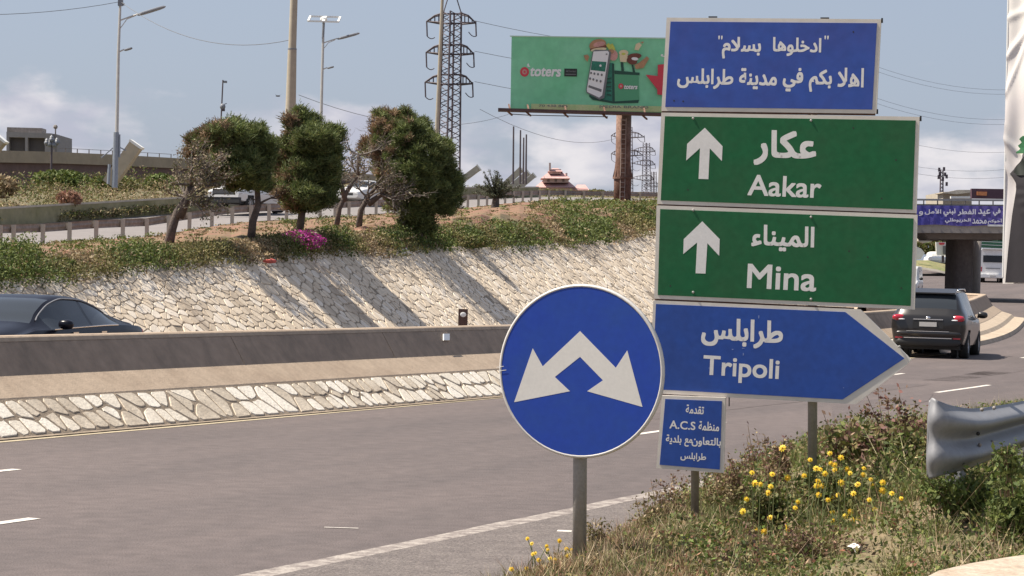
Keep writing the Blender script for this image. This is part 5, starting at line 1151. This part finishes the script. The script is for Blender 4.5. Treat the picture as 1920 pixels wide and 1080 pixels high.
# what shows under the deck
link('grass_slope', MB().grid([[P(1700, 488, 216), P(1740, 488, 220), P(1830, 492, 236)], [P(1700, 496, 209), P(1745, 500, 211), P(1830, 512, 216)], [P(1700, 503, 204.5), P(1755, 508, 205.5), P(1830, 526, 207)]]), mat('far_grass', (.15, .17, .055), .9, .3, .6, col2=(.24, .20, .10)), kind='structure')
mb = MB(); 
mb.grid([[P(1710, 502+i*.0, 204), P(1710, 498, 204.2), P(1710, 498, 204.8)], [P(1755, 509, 205), P(1755, 505, 205.2), P(1755, 505, 205.8)], [P(1805, 522, 206), P(1805, 517, 206.2), P(1805, 517, 206.8)]]); tag(link('far_kerb', mb, M['conc_light']), 'pale kerb at the foot of the grass slope under the overpass', 'kerb')
shrub(1745, 457, 225, 42, 22, OLIVE+LUSH, 'dark tree mass under the overpass left of the pier', 1400, .22, 'tree', 'trees seen under the overpass')
shrub(1860, 452, 235, 40, 12, [(.05, .07, .03), (.07, .09, .03)], 'dark green trees behind the white bus', 1200, .22, 'tree', 'trees seen under the overpass')
shrub(1790, 478, 228, 26, 16, OLIVE+STRAW, 'brownish bush by the small poster under the overpass', 700, .2, 'tree', 'trees seen under the overpass')
mb = MB(); facebox(mb, [(1722, 438), (1753, 440), (1748, 452), (1733, 456), (1722, 452)], 220, 1); tag(link('awning', mb, mat('beige_awning', (.52, .46, .38), .9, .15, .6)), 'beige torn awning right under the left end of the deck', 'awning')
mb = MB(); facebox(mb, [(1718, 462), (1727, 466), (1734, 474), (1726, 486), (1718, 487)], 212, .6); tag(link('white_sheet', mb, M['white']), 'white sheet hanging beside the lower green panel edge', 'sheet')
mb = MB(); facebox(mb, [(1755, 454), (1780, 454), (1779, 479), (1756, 478)], 215, .3); ps2 = tag(link('small_poster', mb, M['white']), 'small white poster with a dark figure and red top under the overpass', 'poster')
mb = MB(); facebox(mb, [(1768, 461), (1775, 461), (1775, 477), (1768, 477)], 214.8, .05); link('figure_print', mb, PC['gy'], ps2); mb = MB(); facebox(mb, [(1760, 455), (1772, 455), (1770, 459), (1762, 459)], 214.8, .05); link('red_print', mb, PC['r'], ps2)
link('poster_leg', MB().tube([P(1768, 479, 215.2), P(1768, 492, 215.2)], .12, 6), M['lattice'], ps2)
mb = MB(); facebox(mb, [(1838, 449), (1886, 452), (1886, 466), (1838, 464)], 228, .4); gf = tag(link('green_fence', mb, mat('green_fence', (.07, .20, .12), .8, .2, 2)), 'green fence sheet behind the white bus', 'fence')
for y in (452, 458): mb = MB(); facebox(mb, [(1838, y), (1886, y+2.2), (1886, y+3.2), (1838, y+1)], 227.8, .05); link('stripe', mb, M['white'], gf)
for (x, y, lab) in ((1754, 488, 'tiny white car roof at the grass edge under the overpass'), (1776, 489, 'tiny pale car next to the pier under the overpass')):
    c = P(x, y, 222); mb = MB().ell(c, (.95, 1.9, .38), 12, 8, pw=.55).ell(c+Vector((0, .2, .45)), (.75, 1.1, .35), 12, 8, pw=.6); tag(link('far_car', mb, M['white']), lab, 'car', 'tiny cars under the overpass')
# tall printed poster at the right edge
TP = Plane(P(1880, 531, 112), P(1990, 534, 110), P(1890, 0, 112)); tpz = thing('tall_poster', 'huge pale printed cloth poster with a dark suited figure, hung full height', 'poster', P(1940, 560, 111))
rows = []
fold = lambda x, y: .10*sin(y*.021+x*.055)*math.exp(-((y-250)/140)**2)+.05*sin(x*.16+y*.004)+.09*math.exp(-((x-1893-(y-270)*.35)/7)**2)*(1 if 230 < y < 420 else .25)+.10*math.exp(-((y-120+(x-1880)*1.4)/9)**2)+.09*math.exp(-((y-255-(x-1880)*1.0)/8)**2)+.09*math.exp(-((y-300-(x-1880)*1.7)/7)**2)+.07*math.exp(-((y-195+(x-1880)*2.6)/8)**2)+.06*math.exp(-((y-40+(x-1880)*.5)/7)**2)
def tq(x, y, z=0): return TP.W(*TP.L(x, y), z+fold(x, y)*.9)
for y in range(-60, 536, 4): rows.append([tq(xe, y) for xe in [1891-.019*y+k*(190/70) for k in range(71)]])
link('cloth', MB().grid(rows), mat('pale_poster_print', (.80, .77, .72), .7, .05, .1, col2=(.66, .60, .62)), tpz, smooth=True)
link('edge_tube', MB().tube([TP.W(*TP.L(1891-.019*y, y), .02) for y in range(-60, 540, 20)], .05, 6), M['white'], tpz)
def tpatch(fn, nm, m, z=.14):
    rows = []
    for y in range(*fn[0]):
        xl, xr = fn[1](y), fn[2](y); rows.append([tq(xl+(xr-xl)*k/14, y, z) for k in range(15)])
    link(nm, MB().grid(rows), m, tpz, smooth=True)
tpatch(((290, 532, 4), lambda y: float(np.interp(y, [290, 325, 345, 400, 470, 530], [1925, 1896, 1908, 1900, 1893, 1888])), lambda y: 2075), 'suit_print', mat('dark_suit_print', (.022, .018, .023), .7, .1, .4))
tpatch(((255, 290, 3), lambda y: 1916-.2*(y-255)+3*sin(y*.5), lambda y: 1990), 'green_print', mat('green_print', (.02, .15, .05), .7, .3, 2))
tpatch(((296, 332, 3), lambda y: 1922-.75*(y-296), lambda y: 1940-.4*(y-296)), 'hair_print', PC['k'], .18)
tb = MB(); 
for x in (1960, 2010, 2060): tb.tube([P(x, 590, 113.5), P(x, -50, 113.5)], .12, 8)
link('frame_posts', tb, M['lattice'], tpz)
# little marker behind the median barrier
mk = P(868, 600, 43.5); mm_ = tag(link('marker_post', MB().box(mk+Vector((0, 0, -.30)), (.17, .05, 1.0)), mat('brown_marker', (.12, .065, .05), .8, .2, 6)), 'short brown marker post with a white disc just behind the median barrier', 'marker post')
link('disc', MB().ell(P(868.5, 590, 43.4), (.055, .012, .045), 12, 6), M['white'], mm_)
# red scrap on the wall top
q = P(505, 490, 57.3); tag(link('red_cloth', MB().add([q+Vector((cos(2*pi*k/10)*.19*random.uniform(.6, 1.1), -.02, sin(2*pi*k/10)*.07*random.uniform(.6, 1.1))) for k in range(10)]+[q+Vector((0, -.08, .03))], [(k, (k+1) % 10, 10) for k in range(10)]), mat('red_rag', (.55, .12, .10), .8, .2, 9)), 'crumpled red rag on the upper edge of the stone wall', 'rag')
# ------------------------------------------------------------------ vehicles
M['glass'] = mat('dark_car_glass', (.03, .035, .042), .10, spec=.4); M['tyre'] = mat('tyre_rubber', (.022, .021, .02), .85, .1, 20); M['rim'] = mat('alloy_rim', (.35, .35, .36), .35, metal=.7)
M['lamp_red'] = mat('tail_lamp_red', (.42, .012, .03), .15, coat=.8); M['chrome'] = mat('chrome', (.75, .75, .75), .15, metal=1.0); M['plastic'] = mat('black_plastic', (.02, .02, .021), .6); M['plate'] = mat('number_plate', (.55, .53, .50), .5); M['headlamp'] = mat('headlamp_glass', (.70, .72, .75), .12, coat=.5)
def herm(xs, ys, x):
    i = int(np.clip(np.searchsorted(xs, x)-1, 0, len(xs)-2)); d = [(ys[k+1]-ys[k])/(xs[k+1]-xs[k]) for k in range(len(xs)-1)]
    def tg(k):
        if k == 0: return d[0]
        if k == len(xs)-1: return d[-1]
        return 0 if d[k-1]*d[k] <= 0 else 2*d[k-1]*d[k]/(d[k-1]+d[k])
    h = xs[i+1]-xs[i]; s = (x-xs[i])/h; return (2*s**3-3*s**2+1)*ys[i]+(s**3-2*s**2+s)*h*tg(i)+(-2*s**3+3*s**2)*ys[i+1]+(s**3-s**2)*h*tg(i+1)
def car_body(root, st, paint, front, rear, side, pillars, wheels, wr, n=110, tint='glass'):
    xs = [s[0] for s in st]; L = xs[-1]; samp = sorted(set(list(np.linspace(xs[0], L, n))+list(np.linspace(0, .25, 8))+[L-a for a in np.linspace(0, .25, 8)]))
    body = MB(); gl_ = MB(); rg = []
    for x in samp:
        zb, zk, zt, wb, wk, wt = [herm(xs, [s[c] for s in st], x) for c in range(1, 7)]
        mid = (zb+zk)*.5
        half = [(0, zb), (wb*.8, zb), (wb*.97, zb+.05), (wb*1.0, zb+.16), (wk*1.015, mid+.05), (wk*1.01, zk-.10), (wk*.985, zk), (wk*.965, zk+.015)]
        top = [(wt+(wk*.965-wt)*.5, zk+(zt-.07-zk)*.5), (wt, max(zk+.02, zt-.06)), (wt*.93, max(zk+.025, zt-.022)), (wt*.6, zt-.003), (0, zt)]
        r = half+top; r = [(x, y, z) for y, z in r]; full = r+[(a, -b, c) for a, b, c in r[::-1][1:-1]]; rg.append([Vector(q) for q in full])
    m = len(rg[0]); nh = 13
    for i in range(len(rg)-1):
        xm = (samp[i]+samp[i+1])/2
        for j in range(m):
            j2 = (j+1) % m; a, b, c, d = rg[i][j], rg[i][j2], rg[i+1][j2], rg[i+1][j]; jj = j if j < nh-1 else 2*(nh-1)-1-j
            fc = (a+b+c+d)/4; hole = False
            if jj <= 6 and jj >= 1:
                for wx in wheels:
                    if math.hypot(fc.x-wx, fc.z-wr) < wr*1.12: hole = True
            if hole and jj <= 5: continue
            g = False
            if jj in (7, 8) and side[0] < xm < side[1] and not any(p0 < xm < p1 for p0, p1 in pillars): g = True
            if jj >= 10 and any(r0 < xm < r1 for r0, r1 in (front, rear) if r1 > r0): g = True
            t_ = gl_ if g else body; t_.add([a, b, c, d], [(0, 1, 2, 3)])
    body.add(rg[0], [tuple(range(m))]); body.add(rg[-1], [tuple(range(m))[::-1]])
    bo = link('body', body, paint, root, local=True); wn = link('window_glass', gl_, M[tint], root, local=True)
    for o in (bo, wn):
        bmw = o.data; import bmesh as bmh; b_ = bmh.new(); b_.from_mesh(bmw); bmh.ops.remove_doubles(b_, verts=b_.verts, dist=.0005); bmh.ops.recalc_face_normals(b_, faces=b_.faces); b_.to_mesh(bmw); b_.free(); bmw.polygons.foreach_set('use_smooth', [True]*len(bmw.polygons))
        try: bmw.set_sharp_from_angle(angle=radians(38))
        except Exception: pass
    return bo
def wheel(root, x, y, r, wd=.2, nm='wheel'):
    t = MB(); prof = [(r*.62, -wd/2), (r*.93, -wd/2), (r, -wd*.32), (r, wd*.32), (r*.93, wd/2), (r*.62, wd/2)]
    t.grid([[Vector((x+q*cos(2*pi*k/28), y+o, r+q*sin(2*pi*k/28))) for k in range(29)] for q, o in prof]); ty = link(nm, t, M['tyre'], root, local=True, smooth=True)
    sg_ = 1 if y > 0 else -1; rm = MB(); yo = y+sg_*wd*.35
    for k in range(8):
        a = 2*pi*k/8; c = Vector((x+cos(a)*r*.33, yo, r+sin(a)*r*.33)); rm.box(c, (r*.60, .03, .045), ax=(Vector((cos(a), 0, sin(a))), Vector((0, 1, 0)), Vector((-sin(a), 0, cos(a)))))
    rm.ell((x, yo, r), (r*.16, .03, r*.16), 10, 5); rm.grid([[Vector((x+q*cos(2*pi*k/28), y+o, r+q*sin(2*pi*k/28))) for k in range(29)] for q, o in ((r*.64, sg_*wd*.46), (r*.60, sg_*wd*.3), (r*.60, -sg_*wd*.1))]); link('rim', rm, M['rim'], ty, local=True)
    link('wheel_well', MB().prism([Vector((x+r*1.1*cos(2*pi*k/18), y-sg_*wd*.75, r+r*1.1*sin(2*pi*k/18))) for k in range(18)], Vector((0, -sg_*.12, 0))), M['plastic'], root, local=True)
def chassis(root, x0, x1, w_, z0, z1): link('underbody', MB().box(((x0+x1)/2, 0, (z0+z1)/2), (x1-x0, w_, z1-z0)), M['plastic'], root, local=True)
def bit(nm, mb, m, root, smooth=False): return link(nm, mb, M[m] if isinstance(m, str) else m, root, local=True, smooth=smooth)

# dark grey family 4x4 driving away
q = P(1735, 684, 58.0); zg = zr(tp(q)[0]); suv = thing('parked_suv'.replace('parked_', 'grey_'), 'dark grey family car driving away beside the tip of the arrow panel', 'car', Vector((P(1738, 684, 58.6).x, 58.6, zg)), rz=radians(90-16.5))
GP_ = mat('dark_grey_car_paint', (.028, .025, .024), .3, .05, 1, metal=.3, coat=.5)
st = [(0, .42, .98, 1.02, .74, .78, .62), (.04, .36, 1.02, 1.08, .82, .85, .70), (.12, .32, 1.04, 1.17, .86, .89, .72), (.3, .30, 1.05, 1.42, .88, .905, .69), (.52, .28, 1.05, 1.60, .88, .91, .655), (1.0, .27, 1.03, 1.665, .88, .91, .65), (1.8, .26, .99, 1.68, .88, .91, .66), (2.5, .26, .96, 1.64, .88, .91, .66), (2.9, .26, .95, 1.50, .88, .91, .66), (3.35, .27, .95, 1.13, .88, .90, .70), (3.6, .28, .93, 1.04, .87, .89, .74), (4.1, .30, .84, .93, .84, .85, .68), (4.32, .34, .74, .80, .76, .76, .60), (4.41, .40, .66, .70, .62, .62, .5)]
car_body(suv, st, GP_, (2.72, 3.34), (.16, .49), (.72, 3.1), ((.98, 1.06), (1.98, 2.08)), (.83, 3.47), .345)
for x in (.83, 3.47):
    for y in (-.80, .80): wheel(suv, x, y, .345, .225)
chassis(suv, .25, 4.2, 1.5, .22, .5)
for sgn in (-1, 1):
    bit('tail_lamp', MB().ell((.085, sgn*.685, .985), (.10, .20, .082), 16, 10, pw=.75, rot=Matrix.Rotation(sgn*.30, 3, 'Z')), 'lamp_red', suv, True)
    bit('lamp_lens', MB().ell((.035, sgn*.64, .945), (.07, .11, .022), 12, 6, rot=Matrix.Rotation(sgn*.30, 3, 'Z')), 'headlamp', suv, True)
    bit('reflector', MB().box((.005, sgn*.70, .50), (.05, .18, .035)), 'lamp_red', suv)
    bit('mirror', MB().ell((2.95, sgn*1.03, 1.06), (.09, .13, .085), 14, 8, pw=.8).bar((2.98, sgn*.90, 1.0), (2.96, sgn*.98, 1.03), .05), GP_, suv, True)
    bit('roof_rail', MB().tube([(.75, sgn*.62, 1.66), (.9, sgn*.625, 1.70), (2.2, sgn*.635, 1.71), (2.4, sgn*.635, 1.67)], .018, 6), 'chrome', suv, True)
    for x in (1.25, 2.2): bit('door_handle', MB().box((x, sgn*.925, .88), (.16, .03, .03)), 'chrome', suv)
bit('spoiler', MB().prism([(.33, -.60, 1.585), (.33, .60, 1.585), (.72, .62, 1.685), (.72, -.62, 1.685)], (0, 0, .03)), GP_, suv)
bit('bumper_lip', MB().ell((.02, 0, .61), (.10, .80, .065), 24, 8, pw=.5), GP_, suv, True); bit('chrome_strip', MB().box((-.075, 0, .665), (.012, 1.02, .014)), 'chrome', suv); bit('lower_strip', MB().box((-.01, 0, .50), (.05, 1.16, .018)), 'chrome', suv)
bit('lower_bumper', MB().ell((.05, 0, .40), (.10, .80, .10), 24, 8, pw=.5), 'plastic', suv, True)
bit('number_plate', MB().box((-.012, 0, .835), (.03, .42, .11)), 'plate', suv); bit('plate_recess', MB().box((.0, 0, .84), (.03, .74, .20)), 'plastic', suv)
bit('boot_trim', MB().box((-.006, 0, .955), (.03, .72, .02)), 'chrome', suv); bit('emblem', MB().ell((.0, 0, .995), (.03, .065, .035), 12, 6), 'chrome', suv, True); bit('wiper', MB().bar((.165, .03, 1.185), (.175, -.32, 1.195), .018), 'plastic', suv)
# black coupe like saloon behind the barrier
c0 = P(182, 640, 39.6); ang = 0; zg = -.02
fwd = Vector((-sin(radians(15.5)), -cos(radians(15.5)), 0)); rz_ = atan2(fwd.y, fwd.x)
sed = thing('black_saloon', 'glossy black saloon with arched roof half hidden behind the median barrier', 'car', Vector((c0.x, c0.y, zg))+Vector((fwd.y, -fwd.x, 0))*0, rz=rz_)
BK = mat('black_car_paint', (.006, .006, .012), .3, .03, 1, coat=.10, spec=.22)
st = [(0, .40, .80, .86, .70, .74, .60), (.08, .32, .86, .95, .82, .84, .68), (.45, .27, .90, 1.00, .87, .89, .70), (.95, .25, .92, 1.12, .89, .915, .62), (1.5, .25, .92, 1.29, .89, .92, .60), (2.1, .25, .91, 1.385, .89, .92, .60), (2.6, .25, .90, 1.40, .89, .92, .60), (3.05, .25, .89, 1.33, .89, .92, .61), (3.45, .25, .88, 1.17, .89, .92, .64), (3.8, .25, .88, 1.00, .89, .91, .72), (4.2, .27, .83, .92, .88, .89, .72), (4.7, .32, .72, .80, .80, .80, .64), (4.9, .40, .60, .66, .60, .60, .5)]
car_body(sed, st, BK, (2.98, 3.76), (.85, 1.45), (1.0, 3.45), ((1.0, 1.02), (2.02, 2.12)), (.95, 3.85), .33)
for x in (.95, 3.85):
    for y in (-.82, .82): wheel(sed, x, y, .33, .22)
chassis(sed, .3, 4.6, 1.5, .18, .45)
for sgn in (-1, 1):
    bit('mirror', MB().ell((3.25, sgn*1.02, .97), (.09, .12, .075), 14, 8, pw=.8), BK, sed, True); bit('tail_lamp', MB().ell((.05, sgn*.66, .80), (.08, .18, .08), 12, 8, pw=.7), 'lamp_red', sed, True)
    xs_ = [s[0] for s in st]; rim_ = []; 
    for x in np.linspace(1.12, 3.62, 26):
        zk = herm(xs_, [s[2] for s in st], x); zt = herm(xs_, [s[3] for s in st], x); wt = herm(xs_, [s[6] for s in st], x); wk = herm(xs_, [s[5] for s in st], x); rim_.append((x, sgn*(wt+.012), max(zk+.03, zt-.055)))
    bit('window_trim', MB().tube(rim_, .011, 5), 'steel', sed); bit('belt_strip', MB().tube([(x, sgn*(herm(xs_, [s[5] for s in st], x)*.975+.008), herm(xs_, [s[2] for s in st], x)+.012) for x in np.linspace(1.15, 3.4, 14)], .010, 5), 'chrome', sed)
    for x in (1.75, 2.75): bit('door_handle', MB().box((x, sgn*.935, .83), (.18, .03, .028)), 'chrome', sed)
    bit('headlamp', MB().ell((4.70, sgn*.60, .66), (.14, .16, .07), 12, 8), 'headlamp', sed, True)
bit('steering_glint', MB().ell((3.3, -.05, 1.06), (.02, .10, .02), 8, 5), 'plate', sed)
bit('seat', MB().ell((2.5, .38, 1.0), (.1, .22, .26), 10, 8), 'plastic', sed); bit('seat', MB().ell((2.5, -.38, 1.0), (.1, .22, .26), 10, 8), 'plastic', sed)
# white pickup coming along the upper road
WP = mat('white_car_paint', (.66, .65, .64), .3, .04, 1, coat=.5)
def onroad(x, y, Z): return P(x, y, Z)
fr = P(424, 403, 112); bk = P(540, 402, 117); fwd = (fr-bk); fwd.z = 0; fwd.normalize(); rz_ = atan2(-1, -.42)
pu = thing('white_pickup', 'white pickup truck with wide dark grille behind the crash barrier', 'pickup truck', Vector((P(478, 403, 118).x+.95, 118.0, P(478, 401, 118).z+.05)), rz=rz_); pu.scale = (1, 1, 1)
st = [(0, .45, .98, 1.02, .86, .88, .84), (.06, .40, 1.0, 1.04, .90, .92, .88), (1.9, .38, 1.0, 1.04, .90, .92, .88), (1.98, .38, 1.0, 1.30, .90, .92, .80), (2.1, .36, 1.0, 1.72, .90, .92, .70), (2.5, .36, 1.0, 1.78, .90, .92, .70), (3.2, .36, 1.0, 1.74, .90, .92, .72), (3.75, .36, 1.02, 1.20, .90, .92, .80), (4.0, .38, 1.0, 1.12, .90, .91, .80), (4.8, .42, .94, 1.04, .89, .90, .78), (4.98, .5, .86, .92, .82, .82, .7)]
car_body(pu, st, WP, (3.22, 3.74), (1.98, 2.08), (2.2, 3.4), ((2.72, 2.8),), (.95, 4.05), .37)
for x in (.95, 4.05):
    for y in (-.80, .80): wheel(pu, x, y, .37, .24)
chassis(pu, .2, 4.8, 1.5, .3, .6)
bit('grille', MB().box((4.99, 0, .86), (.08, 1.22, .26)), 'plastic', pu)
for z in (.80, .86, .92): bit('grille_bar', MB().box((5.035, 0, z), (.02, 1.1, .015)), 'steel', pu)
bit('bumper', MB().box((5.02, 0, .66), (.16, 1.65, .11)), WP, pu); bit('lower_bumper', MB().box((4.98, 0, .47), (.20, 1.72, .26)), 'plastic', pu)
for sgn in (-1, 1): bit('headlamp', MB().ell((4.93, sgn*.72, .82), (.13, .16, .12), 12, 8, pw=.7), 'headlamp', pu, True); bit('mirror', MB().ell((3.6, sgn*1.02, 1.15), (.08, .12, .11), 12, 8), WP, pu, True)
# white saloon glimpsed through the bare trees
wc = thing('white_car', 'white car glimpsed through the bare branches on the upper road', 'car', Vector((P(700, 392, 138).x+.4, 138, P(700, 388, 138).z)), rz=rz_)
st = [(0, .40, .85, .90, .70, .74, .62), (.1, .30, .92, 1.0, .82, .84, .7), (.7, .25, .92, 1.05, .86, .88, .7), (1.3, .25, .92, 1.36, .86, .88, .60), (1.9, .25, .90, 1.44, .86, .88, .60), (2.5, .25, .90, 1.40, .86, .88, .60), (3.2, .25, .90, 1.02, .86, .88, .7), (4.0, .28, .80, .90, .84, .84, .66), (4.35, .38, .65, .7, .7, .7, .55)]
car_body(wc, st, WP, (2.56, 3.15), (.78, 1.28), (1.0, 3.0), ((1.95, 2.05),), (.8, 3.5), .32, n=60)
for x in (.8, 3.5):
    for y in (-.76, .76): wheel(wc, x, y, .32, .2)
bit('grille', MB().box((4.33, 0, .58), (.05, .8, .12)), 'plastic', wc)
for sgn in (-1, 1): bit('headlamp', MB().ell((4.2, sgn*.58, .70), (.12, .15, .06), 10, 6), 'headlamp', wc, True)
# white minibus beyond the overpass
bz = 182; bc = P(1861, 530, bz); bus = thing('white_minibus', 'white minibus seen from behind past the overpass pier', 'bus', Vector((bc.x, bz+.0, bc.z)), rz=radians(90-9))
bw = 1.02; bh = 2.55; BW = mat('white_bus_paint', (.86, .85, .84), .4, .05, .6)
sec_ = [(-bw, .35), (-bw, 1.9), (-bw*.93, bh-.12), (-bw*.8, bh), (bw*.8, bh), (bw*.93, bh-.12), (bw, 1.9), (bw, .35)]
bm_ = MB(); bm_.prism([Vector((0, y, z)) for y, z in sec_], (6.5, 0, 0)); bit('body', bm_, BW, bus)
bit('rear_window', MB().box((-.02, 0, 1.80), (.05, 1.5, .52)), 'glass', bus); bit('bumper', MB().box((-.08, 0, .50), (.2, 2.06, .24)), BW, bus); bit('lettering_band', MB().box((-.015, 0, 1.08), (.02, 1.1, .08)), 'rim', bus)
bit('number_plate', MB().box((-.19, 0, .50), (.02, .45, .11)), 'plate', bus); bit('rear_spoiler', MB().box((.0, 0, bh+.02), (.5, 1.7, .08)), BW, bus)
for sgn in (-1, 1):
    bit('tail_lamp', MB().box((-.01, sgn*.88, 1.0), (.04, .12, .35)), 'lamp_red', bus)
    for k in range(4): bit('side_window', MB().box((.9+k*1.35, sgn*(bw-.01), 1.72), (1.15, .04, .55)), 'glass', bus)
    for x in (1.2, 5.2): wheel(bus, x, sgn*.85, .38, .25)
# white van on the other carriageway
vz_ = 150; vc = P(1724, 557, vz_); van = thing('white_van', 'white van with its nose showing past the lower green panel', 'van', Vector((vc.x, vz_+.0, vc.z)), rz=radians(-90-14))
st = [(0, .35, 1.0, 1.85, .84, .86, .78), (.1, .3, 1.05, 1.95, .86, .88, .8), (2.8, .3, 1.05, 1.95, .86, .88, .78), (3.3, .3, 1.02, 1.80, .86, .88, .74), (3.9, .3, 1.0, 1.18, .86, .88, .76), (4.3, .32, .85, .95, .82, .82, .66), (4.45, .4, .7, .75, .7, .7, .55)]
van.location.y = vz_+4; car_body(van, st, WP, (3.34, 3.85), (0, 0), (.6, 3.6), ((1.6, 1.72), (2.7, 2.8)), (.8, 3.6), .33, n=60)
for x in (.8, 3.6):
    for y in (-.76, .76): wheel(van, x, y, .33, .2)
for sgn in (-1, 1): bit('headlamp', MB().ell((4.25, sgn*.62, .78), (.12, .15, .09), 10, 6), 'headlamp', van, True); bit('mirror', MB().ell((3.55, sgn*1.02, 1.15), (.07, .12, .10), 10, 6), 'plastic', van, True)
bit('grille', MB().box((4.42, 0, .58), (.06, .9, .14)), 'plastic', van)
